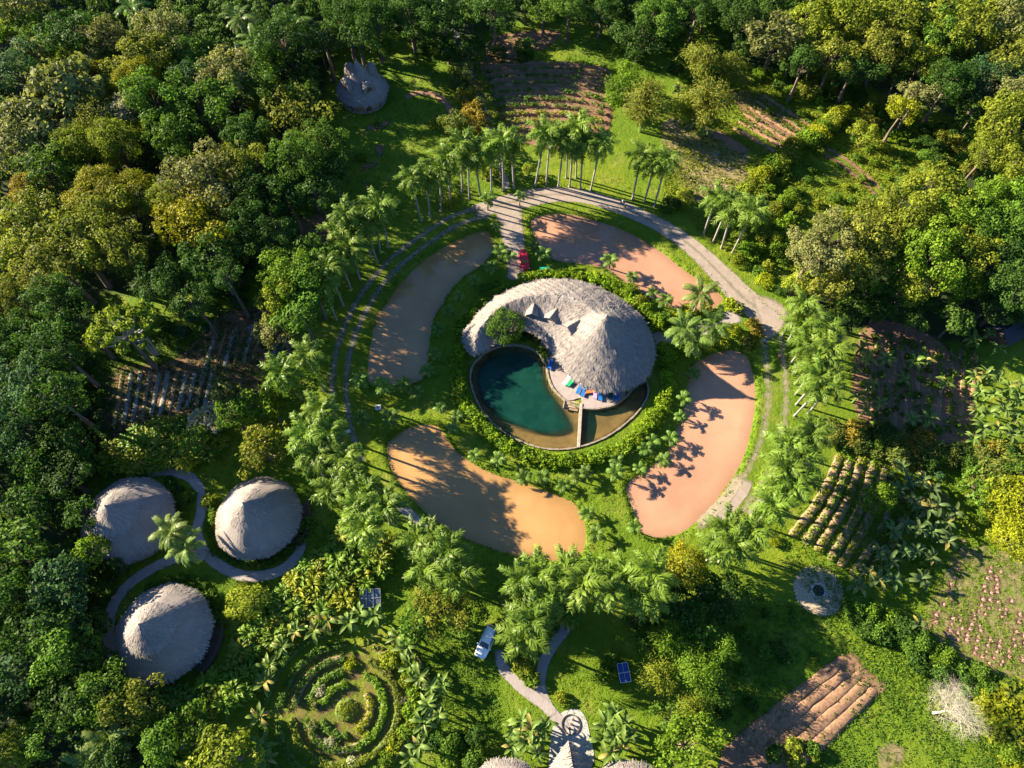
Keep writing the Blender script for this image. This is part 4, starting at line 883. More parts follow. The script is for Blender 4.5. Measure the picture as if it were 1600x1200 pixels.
# ------------------------------------------------------------------ hedge round the pool garden
shr = [CR[('s', 1.2, k)][0] for k in range(3)]; shr2 = [CR[('s', 2.2, k)][0] for k in range(3)]
def shrub(x, y, R, col, label, group, name='shrub', hz=.45, cat='shrub'):
    o = link(name, random.choice(shr if R < 1.6 else shr2), None, (x, y, R * hz), (0, 0, random.uniform(0, 6.28)), R / (1.2 if R < 1.6 else 2.2), jitter(COL[col], .2)); return tag(o, label, cat, group)
for k in range(78):
    a = 2 * math.pi * k / 78; r_ = 17.9 + random.uniform(-.35, .35) + (.5 if math.sin(a) > .3 else 0)
    x, y = PC[0] + r_ * math.cos(a), PC[1] + r_ * math.sin(a); u, v = proj(x, y)
    if abs(u - 802) < 14 and v < 480: continue
    if abs(v - 530) < 16 and u > 980: continue
    shrub(x, y, random.uniform(1.25, 1.6), 'hg' if random.random() < .7 else 'br', 'leafy shrub in the continuous hedge circling the teal pool and pavilion', 'hedge around the pool garden', 'hedge_shrub')
for u, v, r_, c_ in [(900,430,1.2,'br'),(985,455,1.5,'br'),(1000,475,1.6,'yg'),(1010,490,1.4,'br'),(760,455,1.3,'gr'),(775,450,1.2,'gr'),(836,530,1.1,'dk'),(826,524,1.0,'gr'),(845,548,.9,'gr'),(852,556,.8,'br'),(818,530,.9,'dk')]:
    p = P(u, v); shrub(p.x, p.y, r_, c_, 'bushy plant growing tight against the eaves of the large pavilion', 'plants at the pavilion eaves')
EASTG = [(1058,500,'ye'),(1075,488,'ye'),(1100,485,'yg'),(1140,478,'ye'),(1150,485,'yg'),(1060,545,'br'),(1145,520,'ye'),(1160,528,'ye'),(1130,540,'yg'),(1175,510,'rs'),(1180,520,'rs'),(1105,545,'ye'),(1120,530,'yg'),(1050,520,'gr'),(1085,550,'gr'),(1165,540,'bs'),(1040,500,'gr')]
for u, v, c_ in EASTG:
    p = P(u, v); shrub(p.x, p.y, random.uniform(1.0, 1.6), c_, '%s ornamental shrub in the planting by the east garden path' % CW[c_], 'ornamental shrubs by the east path')
BUSH = [(702,312,1.9,'yg','round clipped bush at the left end of the tall palm row'),(846,282,1.2,'yg','small round bush between two trunks of the tall palm row'),(590,195,.8,'gr','low bush below the peaked hut'),(680,193,1.4,'yg','yellow-leaved bush inside the curved bed of the clearing'),
 (820,88,2.0,'dk','dark rounded bush standing on the reddish north plot'),(1048,322,2.2,'dk','dark round bush below the trio of palms'),(1070,305,1.9,'yg','pale grass-like bush right of the trio of palms'),(290,775,1.0,'yg','yellow-green bush inside the loop of the hut path'),(325,782,1.2,'yg','bright bush at the left of the sunlit hut'),
 (318,940,1.4,'gr','low bush right of the lowest hut roof'),(470,905,1.2,'gr','bush with red flowers beside the dark hut deck'),(480,820,1.5,'gr','bush right of the sunlit hut deck'),(1155,372,1.8,'br','bright bush at the foot of the leaning palms'),(1165,390,2.2,'br','larger bright bush right of the leaning palms'),(1150,405,1.6,'yg','yellow bush under the leaning palms'),
 (1195,440,1.8,'ye','yellow bush at the bend of the gravel road'),(1225,452,1.6,'dk','dark bush right of the gravel apron'),(815,1042,1.6,'yg','mixed bush between the two garden paths'),(830,1062,1.3,'br','lower bush between the two garden paths'),(820,1020,1.8,'gr','tall bush between the two garden paths'),(1210,845,1.0,'ye','yellow-leaved plant at the corner of the raised beds'),
 (945,1050,1.5,'gr','dark bush left of the blue table'),(955,1035,1.2,'gr','smaller bush left of the blue table'),(875,1090,1.0,'yg','yellow bush right of the garden path fork'),(565,245,1.2,'gr','bush left of the stepping gravel'),(615,330,1.4,'gr','dark bush below the north-west palms')]
for u, v, r_, c_, l_ in BUSH:
    p = P(u, v, r_ * .5); shrub(p.x, p.y, r_, c_, l_, None, 'bush')

# rows and hedges of shrubs, each plant an object of its own
def hedge_line(pts, gap, R, cols, label, group, jit=.5, name='hedge_shrub'):
    l = smooth(PL(pts, R * .6), False, 8); s = np.r_[0, np.cumsum(np.linalg.norm(np.diff(l, axis=0), axis=1))]
    for d in np.arange(0, s[-1], gap):
        x = np.interp(d, s, l[:, 0]) + random.uniform(-jit, jit); y = np.interp(d, s, l[:, 1]) + random.uniform(-jit, jit)
        shrub(x, y, R * random.uniform(.75, 1.25), random.choice(cols), label, group, name)
hedge_line([(1322,172),(1285,200),(1255,225),(1225,250),(1195,275),(1165,300)], 1.5, 2.1, ('ye', 'yg', 'br'), 'bright yellow-green shrub in the diagonal hedge at upper right', 'diagonal hedge at upper right', .9)
hedge_line([(1305,672),(1350,680),(1400,690),(1450,700),(1500,705),(1550,710),(1610,715)], 1.3, 2.0, ('bs', 'ol', 'bs', 'dk', 'rs'), 'dark brownish shrub in the hedge below the east plot', 'brownish hedge below the east plot', 1.2)
hedge_line([(1315,690),(1370,700),(1430,715),(1500,725),(1600,738)], 1.6, 1.8, ('dk', 'bs', 'gr'), 'dark brownish shrub in the hedge below the east plot', 'brownish hedge below the east plot', 1.0)
hedge_line([(1325,945),(1360,965),(1400,985),(1440,1005),(1480,1030),(1530,1055),(1600,1085)], 1.1, 1.7, ('gr', 'gr', 'br', 'dk'), 'green shrub in the diagonal hedge at lower right', 'diagonal hedge at lower right', 1.3)
hedge_line([(1330,965),(1380,995),(1430,1025),(1490,1060),(1560,1095)], 1.3, 1.5, ('gr', 'dk'), 'green shrub in the diagonal hedge at lower right', 'diagonal hedge at lower right', .9)
hedge_line([(1545,1090),(1570,1120),(1590,1150),(1610,1185)], .9, 1.8, ('ye', 'yg', 'br'), 'lime-yellow shrub in the thicket at the lower right corner', 'lower right thicket', 1.9)
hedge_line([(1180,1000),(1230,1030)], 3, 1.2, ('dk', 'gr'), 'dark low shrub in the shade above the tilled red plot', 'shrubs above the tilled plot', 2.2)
hedge_line([(1215,1185),(1260,1175),(1290,1185)], 1.4, 1.2, ('gr', 'yg'), 'low shrub along the lower edge of the tilled red plot', 'shrubs below the tilled plot', .8)
hedge_line([(690,1150),(720,1160),(750,1175)], 1.0, 1.6, ('br', 'gr', 'dk'), 'leafy shrub below the banana shadow at the bottom edge', 'shrubs at the bottom edge', 2.0)
hedge_line([(612,1020),(640,1050),(640,1110),(630,1160),(600,1200)], 1.2, 1.2, ('yg', 'br', 'ye'), 'yellow-green shrub on the outer right bank of the round herb garden', 'shrubs outside the herb garden', .9)
hedge_line([(225,745),(200,755)], 1.5, 1.2, ('gr', 'dk'), 'dark shrub above the leftmost hut', 'shrubs above the leftmost hut', .8)
for (pts, c_) in (([(280,765),(260,752),(290,790)], 'dk'), ([(340,860),(360,872),(400,880),(440,868),(468,845)], 'gr'), ([(335,850),(328,820),(330,790)], 'br'), ([(235,920),(270,905),(300,905),(330,935),(345,980)], 'gr'), ([(300,770),(285,805),(262,850)], 'gr')):
    hedge_line(pts, 1.2, .8, (c_, 'gr'), 'low planting at the foot of the round thatched huts', 'foundation planting of the huts', .3, 'foundation_plant')

# ------------------------------------------------------------------ broad-leaved plants: gingers and bananas
def paddle(L, W, rise, droop, seed, tear=.0, mat='frond'):
    r = np.random.default_rng(seed); n = 7; V = []
    for i in range(n + 1):
        t = i / n; x = L * t * (1 - .18 * t); z = L * (rise * t - droop * t * t); w = W * (math.sin(math.pi * min(1, .1 + .88 * t)) ** .7) * (1 if i < n else .1) * (.12 if i == 0 else 1)
        k = 1 + tear * r.normal(); V += [(x, -w * .5 * k, z + .16 * w), (x, 0, z - .02), (x, w * .5 * k, z + .16 * w)]
    F = []
    for i in range(n): a = i * 3; F += [(a, a + 1, a + 4, a + 3), (a + 1, a + 2, a + 5, a + 4)]
    return np.array(V), np.array(F)
BAN = []
for k in range(4):
    V, F = paddle(2.5, .62, .75 - .1 * k, .75, k, .12); BAN.append(mesh_np('leaf', V, F, 'frond', None, False, {'var': .45 + .25 * RNG.random(len(F))}))
BSTEM = MB().tube([(0, 0, -.1), (0, 0, .5), (.02, 0, 1)], [.16, .13, .09], 7).mesh('stem', 'shaft', True)
def banana(u, v, h, label, group, s=1.0, col=(.115, .175, .035), n=8, base=False):
    p = P(u, v) if base else P(u, v, h); t = thing('banana_plant', label, 'banana plant', (p.x, p.y, 0), random.uniform(0, 6.28), group)
    link('stem', BSTEM, t, scl=(s, s, h)); c = jitter(col, .2)
    for k in range(n):
        link('leaf', random.choice(BAN), t, (0, 0, h - .05), (random.uniform(-.3, .3), -(.55 - .75 * k / n), k * 2.39996 + random.uniform(-.3, .3)), s * random.uniform(.75, 1.1), c if random.random() > .1 else (.22, .19, .05))
    return t
BG = {
 'row of bananas above the round herb garden': [(440,1012,2.2),(462,985,2.2),(490,985,2.2),(512,968,2.3),(545,972,2.4),(562,958,2.4),(585,962,2.4),(415,1065,2),(420,1040,2)],
 'bananas at the right of the round herb garden': [(640,1040,2.4),(655,1058,2.6),(672,1075,2.6),(690,1068,2.4),(668,1100,2.6),(685,1118,2.4),(660,1130,2.4),(655,1165,2.2),(640,1185,2.2),(620,995,2.2),(635,1010,2.2)],
 'banana clump left of the pointed canopy': [(800,1140,2.2),(815,1125,2.4),(830,1140,2.6),(822,1160,2.4),(842,1155,2.2),(800,1165,2.2),(850,1135,2.2),(838,1175,2.0)],
 'banana clump right of the pointed canopy': [(945,1130,2.6),(960,1115,2.8),(975,1130,2.8),(960,1148,2.6),(985,1148,2.4),(940,1155,2.4),(970,1165,2.2),(955,1178,2.2)],
 'banana grove at the right of the east plot': [(1522,590,2.4),(1540,585,2.6),(1560,590,2.6),(1530,612,2.4),(1552,615,2.6),(1575,605,2.6),(1590,625,2.4),(1525,640,2.4),(1545,645,2.6),(1568,640,2.6),(1585,655,2.4),(1535,668,2.4),(1558,670,2.4),(1580,680,2.4),(1520,685,2.2),(1598,600,2.4),(1600,670,2.4)],
 'bananas scattered over the east plot': [(1345,545,2.2),(1355,560,2.2),(1340,620,2.2),(1352,640,2.4),(1375,630,2.2),(1362,600,2.2),(1430,565,2),(1445,560,2),(1410,590,2),(1425,655,2),(1450,655,1.8),(1385,560,2),(1475,600,1.8),(1335,575,2.2),(1560,545,2.6),(1545,520,2.6),(1520,530,2.4)],
 'broad-leaved crop right of the raised beds': [(1408,730,2.4),(1402,765,2.2),(1420,755,2.2),(1440,750,2.2),(1455,765,2.4),(1428,785,2.2),(1448,795,2.2),(1465,790,2.2),(1395,830,2.2),(1415,820,2.2),(1435,825,2.4),(1455,830,2.2),(1375,860,2),(1390,875,2),(1410,860,2.2),(1430,860,2.2),(1355,895,2),(1372,905,2),(1395,905,2),(1340,915,1.8),(1440,905,2),(1455,870,2),(1478,815,2),(1490,800,2),(1480,845,2),(1435,975,2)],
 'bananas on the north-east slope': [(1080,170,2.2),(1062,140,2.2),(1065,165,2),(1080,190,2)],
 'plants left of the herb garden': [(405,1120,2),(410,1165,1.8),(415,1185,1.8)]}
for g_, pts in BG.items():
    for i, (u, v, h) in enumerate(sorted(pts)):
        banana(u, v, h, '%s broad-leaved plant from left, %s' % (ordinal(i), g_), g_, random.uniform(.75, 1.0), (.085, .13, .04) if 'crop' in g_ or 'slope' in g_ else (.115, .175, .035))
def ginger_mesh(seed, n=70):
    r = np.random.default_rng(seed); Vs, Fs, var, k0 = [], [], [], 0; st = MB()
    for i in range(n):
        w, q = r.uniform(0, 6.28), r.random(); x, y = math.cos(w) * q * 1.1, math.sin(w) * q * 1.1; h = r.uniform(1.2, 2.3) * (1 - .25 * q)
        V, F = paddle(r.uniform(1.0, 1.75), r.uniform(.24, .42), r.uniform(.4, 1.1), r.uniform(.6, 1.1), i); V = V[np.r_[0:3, 6:9, 12:15, 21:24]]; F = np.array([(a * 3 + j, a * 3 + j + 1, a * 3 + j + 4, a * 3 + j + 3) for a in range(3) for j in range(2)])
        a = w + r.normal(0, .7); ca, sa = math.cos(a), math.sin(a); V2 = np.c_[V[:, 0] * ca - V[:, 1] * sa + x, V[:, 0] * sa + V[:, 1] * ca + y, V[:, 2] + h]
        Vs.append(V2); Fs.append(F + k0); k0 += len(V2); var += [.3 + .4 * r.random()] * len(F)
        if i % 4 == 0: st.tube([(x * .7, y * .7, 0), (x, y, h)], .03, 4, False)
    return mesh_np('foliage', np.vstack(Vs), np.vstack(Fs), 'frond', None, False, {'var': np.array(var)}), st.mesh('stems', 'shaft')
GING = [ginger_mesh(500 + k) for k in range(4)]
def ginger(x, y, s, col, label, group):
    t = thing('ginger_clump', label, 'plant', (x, y, 0), random.uniform(0, 6.28), group); me = random.choice(GING)
    link('foliage', me[0], t, scl=s, color=jitter(COL[col], .2)); link('stems', me[1], t, scl=s)
THK = [('thicket between the striped plot and the leftmost hut', [(150,735),(165,700),(210,682),(262,655),(300,655),(335,668),(345,700),(300,722),(262,728),(215,735)], ('ye', 'br', 'yg'), 1.35),
       ('long thicket between the round huts and the herb garden', [(345,1040),(372,985),(420,935),(470,895),(500,862),(535,838),(565,838),(612,850),(600,890),(560,925),(545,950),(500,962),(470,970),(430,995),(400,1040),(385,1085),(340,1120),(290,1140),(255,1130),(300,1080)], ('ye', 'yg', 'br', 'br'), 1.35),
       ('thicket at the left foot of the lowest hut', [(215,1110),(260,1075),(300,1080),(280,1120),(240,1140)], ('gr', 'br'), 1.25),
       ('thicket at the lower right corner', [(1545,1095),(1610,1075),(1620,1190),(1590,1180)], ('ye', 'yg'), 1.3),
       ('shrubbery under the palm row south of the ring', [(800,930),(840,945),(880,940),(900,955),(850,985),(810,1005),(790,985)], ('gr', 'yg', 'dk'), 1.2)]
for nm, poly, cols, dm in THK:
    for x, y in poisson(PL(poly, 1.4), dm, 1500, 0, None, len(nm)):
        ginger(x, y, random.uniform(.8, 1.15), random.choice(cols), 'bright long-leaved ginger clump in the ' + nm, nm)
# small woody shrubs filling the dark lower-left understorey and the clearing edges
for nm, poly, cols, dm, R in [('dark undergrowth left of the striped plot', [(60,620),(160,600),(165,690),(150,730),(110,760),(60,760)], ('dk', 'bl', 'gr'), 2.4, 1.7),
    ('undergrowth around the lowest hut', [(120,870),(160,860),(170,900),(145,950),(135,1060),(110,1040)], ('dk', 'gr'), 2.4, 1.6),
    ('undergrowth along the north clearing', [(500,40),(700,50),(720,100),(690,90),(600,70),(520,90),(480,180),(510,290),(470,310),(450,280)], ('dk', 'dk', 'gr'), 3.0, 1.7),
    ('undergrowth behind the north-east plots', [(960,30),(1140,40),(1150,120),(1060,130),(1050,70),(960,100)], ('dk', 'gr', 'gr'), 3.2, 1.6),
    ('scrub on the north-east slope', [(1200,170),(1290,130),(1420,190),(1510,260),(1420,270),(1390,300),(1330,240),(1300,230),(1380,300),(1330,330),(1240,330),(1200,340),(1260,240),(1290,200)], ('gr', 'yg', 'br', 'gr'), 3.0, 1.1),
    ('undergrowth below the upper right trees', [(1170,110),(1260,110),(1340,140),(1430,200),(1500,190),(1560,260),(1480,270),(1400,215),(1320,165),(1230,150)], ('gr', 'dk', 'ol', 'br'), 2.2, 1.9),
    ('undergrowth under the big forest trees', [(380,330),(480,280),(520,180),(500,300),(440,420),(330,460),(280,440)], ('dk', 'dk', 'gr'), 2.6, 1.8),
    ('scrub beside the shaded striped plot', [(270,470),(380,440),(420,470),(340,480),(300,540),(240,570)], ('dk', 'dk', 'bl'), 2.8, 1.4),
    ('bushes behind the palm row', [(1180,300),(1230,270),(1250,330),(1240,400),(1190,430),(1170,400)], ('br', 'yg', 'gr'), 2.4, 1.7),
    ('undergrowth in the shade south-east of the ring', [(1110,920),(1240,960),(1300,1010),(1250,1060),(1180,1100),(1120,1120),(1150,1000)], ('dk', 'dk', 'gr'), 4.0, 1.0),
    ('leafy crop right of the raised beds', [(1390,715),(1470,735),(1490,830),(1450,900),(1360,915),(1365,865),(1400,790)], ('gr', 'bl', 'gr', 'gy'), 1.7, .85),
    ('leafy crop of the east plot', [(1345,530),(1400,515),(1470,550),(1500,600),(1500,670),(1440,675),(1350,660)], ('gr', 'br', 'gr'), 2.3, .65),
    ('bushes at the right edge', [(1480,740),(1600,750),(1600,850),(1520,830)], ('yg', 'gr', 'br'), 3.0, 1.2)]:
    for x, y in poisson(PL(poly, 1), dm, 900, 0, None, len(nm)):
        shrub(x, y, R * random.uniform(.6, 1.2), random.choice(cols), 'leafy bush in the ' + nm, nm)

# ================================================================== BEDS AND CROPS
def tuft_mesh(name, P3, size, n_each, colvar, seed, spread=.25, aspect=.45, hgt=.25):
    r = np.random.default_rng(seed); m = len(P3); c = np.repeat(np.asarray(P3, float), n_each, 0); k = len(c)
    o = r.normal(0, 1, (k, 3)) * [spread, spread, hgt * .5]; o[:, 2] = np.abs(o[:, 2]) + hgt * .4
    nor = o * [1.2, 1.2, .4] + [0, 0, .35] + r.normal(0, .3, (k, 3)) * .5
    return leaves(name, c + o, nor, size * r.uniform(.6, 1.4, k), aspect, colvar + .22 * r.normal(size=k), r)
def bed(pts, w, h, mat, label, group, crop=None, col='gr', dens=2.2, size=.35, hgt=.3, seed=0, px=True, spread=.22, parent=None):
    l = smooth(PL(pts) if px else pts, False, 8); n = len(l); c0 = l.mean(0)
    tan = np.gradient(l, axis=0); tan /= np.linalg.norm(tan, axis=1)[:, None]; nor = np.c_[-tan[:, 1], tan[:, 0]]; r = np.random.default_rng(seed)
    prof = [(-.5, -.05), (-.42, .55), (-.25, .95), (0, 1.0), (.25, .95), (.42, .55), (.5, -.05)]; V = []; k = len(prof)
    for i in range(n):
        e_ = min(1, .35 + min(i, n - 1 - i) * .4); ww = w * (1 + .10 * r.normal()) * (.7 + .3 * e_)
        for s, z in prof: V.append((*(l[i] + nor[i] * (s * ww + .02 * r.normal()) - c0), max(-.05, h * z * e_ * (1 + .12 * r.normal()))))
    F = [(i * k + j, i * k + j + 1, (i + 1) * k + j + 1, (i + 1) * k + j) for i in range(n - 1) for j in range(k - 1)]
    me = mesh_np('raised_bed', V, np.array(F), mat, None, True)
    if me.polygons[len(F) // 2].normal.z < 0: me.flip_normals()
    o = tag(link('raised_bed', me, None, (c0[0], c0[1], 0)), label, 'garden bed', group)
    if crop:
        L = np.linalg.norm(np.diff(l, axis=0), axis=1).sum(); m = max(3, int(L * w * dens)); t = r.random(m) * (n - 1); i = t.astype(int).clip(0, n - 2); f_ = (t - i)[:, None]
        q = l[i] * (1 - f_) + l[i + 1] * f_ + nor[i] * (r.uniform(-.36, .36, m) * w)[:, None] - c0
        link(crop, tuft_mesh(crop, np.c_[q, np.full(m, h * .85)], size, 7, .5, seed + 9, spread, .5, hgt), o, color=jitter(COL[col], .15), kind='stuff')
    return o
# north plot: curved ridges
rows = [(100, 106), (111, 118), (122, 130), (133, 142), (145, 155), (157, 166), (168, 178), (180, 190), (192, 203), (205, 216), (216, 226)]
for i, (a, b) in enumerate(rows):
    l0 = 752 + i * 4.0; pts = [(l0, a + 6 - i * .2), (800, a), (850, a - 1), (900, (a + b) / 2 - 2), (948 - i * .8, b + 2)]
    bed(pts, 1.05, .45, 'bed', '%s ridge from the top in the reddish north crop plot' % ordinal(i), 'ridges of the north plot', 'crop_plants', 'gr' if i < 4 else ('yg' if i > 6 else 'gr'), 2.4 + .25 * i, .45, .5, 700 + i, True, .25)
for i, pts in enumerate([[(768,64),(800,57),(865,54)], [(768,76),(800,70),(845,68)], [(766,88),(795,84),(815,84)]]):
    bed(pts, 1.2, .2, 'bed', '%s ridge from the top in the small plot above the north crop plot' % ordinal(i), 'ridges of the small north plot', 'crop_plants', 'bs', .5, .4, .4, 730 + i)
# west plot: shaded straw-covered strips
for i in range(11):
    x0 = 186 + i * 14.2; top = 580 + max(0, i - 8) * -6; bot = 668 - i * 3.5
    bed([(x0 + 6, top), (x0, (top + bot) / 2), (x0 - 8, bot)], .85, .28, 'bed_grey' if i % 3 else 'bed_straw', '%s strip from the left in the shaded striped plot' % ordinal(i), 'strips of the shaded west plot', 'mulch_plants', 'pa' if i % 2 else 'gy', 1.6, .3, .2, 750 + i)
for i in range(6):
    bed([(418 - i * 16, 490 + i * 6), (405 - i * 16, 530 + i * 6), (395 - i * 15, 565 + i * 5)], .8, .25, 'bed_grey' if i % 2 else 'bed', '%s strip from the right in the upper west plot' % ordinal(i), 'upper strips of the west plot', 'mulch_plants', 'gr', 1.6, .35, .3, 770 + i)
for i in range(4):
    bed([(440 + i * 10, 525 + i * 4), (425 + i * 9, 560 + i * 5), (415 + i * 9, 595)], .8, .25, 'bed_grey', '%s grey strip from the left beside the west ring trees' % ordinal(i), 'grey strips west of the ring', 'mulch_plants', 'gr', 1.8, .35, .3, 780 + i)
# east plot: long straight ridges
for i in range(10):
    x0 = 1362 + i * 16.5; bed([(x0 - 16 + i * 3, 520 + i * 3), (x0 + i * 1.4, 590), (x0 + 2, 680)], 1.0, .3, 'bed', '%s ridge from the left in the tree-shaded east plot' % ordinal(i), 'ridges of the east plot', 'crop_plants', 'gr', 1.3, .6, .6, 800 + i, True, .35)
# raised beds south-east
for i, (a, b) in enumerate([((1312,712),(1236,838)),((1328,716),(1256,850)),((1346,716),(1275,862)),((1366,722),(1296,876)),((1384,730),(1312,886)),((1398,770),(1330,902)),((1415,800),(1352,900))]):
    m_ = ((a[0] + b[0]) / 2 + 10, (a[1] + b[1]) / 2)
    bed([a, m_, b], 1.35, .5, 'bed_straw', '%s raised bed from the left above the stone circle' % ordinal(i), 'raised beds of the sunny plot', 'vegetables', 'br' if i % 2 else 'yg', 3.0, .38, .3, 820 + i, True, .25)
# tilled soil plot, bottom right
for i in range(5):
    dx, dy = 13 * i, 14 * i; bed([(1322 + dx * .9, 1030 + dy * .8), (1240 + dx, 1092 + dy), (1160 + dx, 1160 + dy)], 1.75, .38, 'bed', '%s ridge from top left in the bare tilled plot' % ordinal(i), 'ridges of the tilled plot', 'straw_litter', 'bs', .5, .3, .1, 840 + i)
# north-east slope
for i in range(6):
    bed([(1145 + i * 8, 200 - i * 11), (1185 + i * 10, 222 - i * 9), (1225 + i * 9, 248 - i * 10)], 1.0, .4, 'bed', '%s ridge from the bottom beside the bamboo clumps' % ordinal(i), 'ridges beside the bamboo', 'crop_plants', 'gr', 1.8, .4, .4, 860 + i)
for i in range(4):
    bed([(1062 + i * 6, 300 - i * 24), (1110 + i * 8, 318 - i * 20), (1160 + i * 6, 335 - i * 20)], 1.1, .15, 'bed_straw', '%s planted strip from the bottom in the tan north-east plot' % ordinal(i), 'strips of the tan plot', 'crop_plants', 'gy' if i < 2 else 'yg', 2.0 - .4 * i, .5, .45, 870 + i, True, .4)
bed([(633,152),(650,146),(672,146),(692,156),(704,172),(707,192),(702,203)], 1.5, .22, 'bed', 'curved bare bed in the clearing right of the peaked hut', 'bare beds', None, 'gr', 1, .3, .2, 880)

# round herb garden: broken rings of planted banks
SC = P(541, 1109); SCx, SCy = SC.x, SC.y
hc_ = tag(link('herb_mound', None, None, (SCx, SCy, 0)), 'round planted mound at the centre of the ring-shaped herb garden', 'garden bed')
MB().lathe([(1.55, 0), (1.3, .45), (.7, .8), (0.01, .9)], 22).build('mound', 'bed_green', hc_, True)
q = RNG.normal(0, .65, (130, 2)); link('herbs', tuft_mesh('herbs', np.c_[q, .85 - .25 * (q ** 2).sum(1)], .22, 6, .5, 3, .2, .5, .12), hc_, color=COL['yg'], kind='stuff')
RINGS = [(2.9, [(-1.0, .7, 'ye'), (1.6, 2.9, 'br'), (3.6, 4.9, 'gr')]), (4.5, [(-1.2, 1.15, 'br'), (1.75, 3.0, 'bl'), (3.4, 5.2, 'gr')]), (6.2, [(-.95, 1.2, 'ol'), (1.7, 3.05, 'gr'), (3.3, 5.35, 'yg')]), (7.9, [(-.9, 1.25, 'yg'), (1.65, 3.1, 'gr'), (3.3, 5.3, 'gr')]), (9.8, [(1.7, 3.1, 'dk'), (3.3, 4.6, 'gr'), (-.4, 1.1, 'bs')])]
nb = 0
for ri, (rr, segs) in enumerate(RINGS):
    for si, (a0, a1, c_) in enumerate(segs):
        w = np.linspace(a0, a1, max(4, int((a1 - a0) * 3))); pts = np.c_[SCx + rr * 1.14 * np.cos(w), SCy + rr * 1.08 * np.sin(w)]
        bed(pts, 1.05, .6, 'bed_green' if (ri + si) % 3 else 'bed_straw', '%s bank in the %s ring from the centre of the herb garden' % (['right-hand', 'upper left', 'lower left'][si] if ri < 4 else ['upper left', 'lower left', 'right-hand'][si], ordinal(ri)), 'ring banks of the herb garden', 'herbs', c_ if c_ not in ('dk', 'bl') else 'gr', 12.0, .28, .26, 900 + nb, False, .14); nb += 1
for i, (u, v, c_) in enumerate([(500,1080,'pa'),(490,1100,'gy'),(515,1160,'pa'),(522,1150,'gy'),(605,1050,'gy'),(628,1095,'pa'),(548,1190,'pa'),(486,1135,'gy'),(550,1035,'ye'),(545,1040,'ye'),(573,1148,'yg')]):
    p = P(u, v, .6); shrub(p.x, p.y, random.uniform(.6, .95), c_, '%s herb bush, %s from the left in the round herb garden' % (CW[c_], ordinal(sorted([500,490,515,522,605,628,548,486,550,545,573]).index(u))), 'herb bushes')
# pineapples: pink rosettes in rows
def rosette(seed):
    r = np.random.default_rng(seed); n = 22; w = np.arange(n) * 2.39996; t = np.linspace(0, 1, n); L = .55 * r.uniform(.8, 1.1, n); V = []
    for a, q_, l in zip(w, t, L):
        d = np.array([math.cos(a), math.sin(a)]); s = np.array([-d[1], d[0]]) * .05; el = 1.2 - .9 * q_; m = d * l * .55 * math.cos(el); e_ = d * l * math.cos(el * .75); z1, z2 = .5 * l * math.sin(el) + .1, l * math.sin(el) * .75 + .1
        V += [(*(-s), .05), (*s, .05), (*(m + s), z1), (*(e_), z2), (*(m - s), z1)]
    return mesh_np('pineapple_plant', V, np.arange(5 * n).reshape(-1, 5), 'leaf', None, False, {'var': .3 + .5 * r.random(n)})
ROS = [rosette(k) for k in range(3)]
pts = []
for (u0, v0, u1, v1, n) in [(1505,845,1480,935,9),(1545,885,1525,955,8),(1558,895,1535,960,7),(1553,900,1560,965,6),(1470,945,1445,985,6),(1485,965,1470,1010,6),(1500,970,1490,1010,5),(1520,960,1505,1000,6),(1530,975,1520,1020,6),(1545,1000,1530,1035,5),(1560,1000,1545,1035,5),(1575,940,1565,960,3),(1590,960,1580,1010,5),(1580,1010,1560,1040,5),(1600,980,1595,1030,5)]:
    for k in range(n): t = k / max(1, n - 1); pts.append((u0 + (u1 - u0) * t + random.uniform(-3, 3), v0 + (v1 - v0) * t + random.uniform(-2, 2)))
for u, v in pts:
    p = P(u, v); o = link('pineapple_plant', random.choice(ROS), None, (p.x, p.y, 0), (0, 0, random.uniform(0, 6)), (lambda q_: (q_, q_, q_ * .55))(random.uniform(.9, 1.45)), jitter((.42, .255, .20), .12)); tag(o, 'pink spiky rosette plant growing in rows at the lower right edge', 'pineapple plant', 'pink rosette plants')

# rough grass and weeds standing up in the lawns and fields (uncountable)
def weeds(name, poly, n, size, hgt, col, label, each=5, seed=0, strength=.5, spread=.2):
    pg = PL(poly); r = np.random.default_rng(seed); lo, hi = pg.min(0), pg.max(0); q = r.uniform(lo, hi, (n * 3, 2)); q = q[inside(pg, q)]
    k = np.ones(len(q), bool)
    for p_ in POND.values(): k &= sd(p_, q) < -.5
    k &= np.hypot(*(q - PC).T) > 15.5
    for l, w in ROADS: k &= segdist(l, q, False) > w * .85
    nzv = np.sin(q[:, 0] * .31 + 1) * np.sin(q[:, 1] * .27 + 2) + .6 * np.sin(q[:, 0] * .9 + q[:, 1] * .7); k &= nzv > r.uniform(-1.6, 1.2, len(q))
    q = q[k][:n]
    o = link(name, tuft_mesh(name, np.c_[q, np.zeros(len(q))], size, each, .5, seed, spread, .35, hgt), color=COL[col]); o['kind'] = 'stuff'; o['label'] = label; o['category'] = 'grass'
weeds('lawn_tufts', [(560,300),(1000,270),(1250,450),(1280,800),(1120,900),(760,960),(560,800),(500,560)], 9000, .22, .10, 'br', 'short tufts of lawn grass between the ponds and the ring road', 4, 11, spread=.16)
def bank_grass(pl, seed):
    r = np.random.default_rng(seed); q = np.repeat(pl, 14, 0) + r.normal(0, .45, (len(pl) * 14, 2)); d = sd(pl, q); q = q[(d < -.02) & (d > -1.0)]; d = sd(pl, q)
    o = link('bank_grass', tuft_mesh('bank_grass', np.c_[q, np.clip((-d - .6) * .6, -.4, 0)], .26, 5, .5, seed, .16, .35, .16), color=COL['br'], kind='stuff'); o['label'] = 'rough grass fringing the muddy pond'; o['category'] = 'grass'
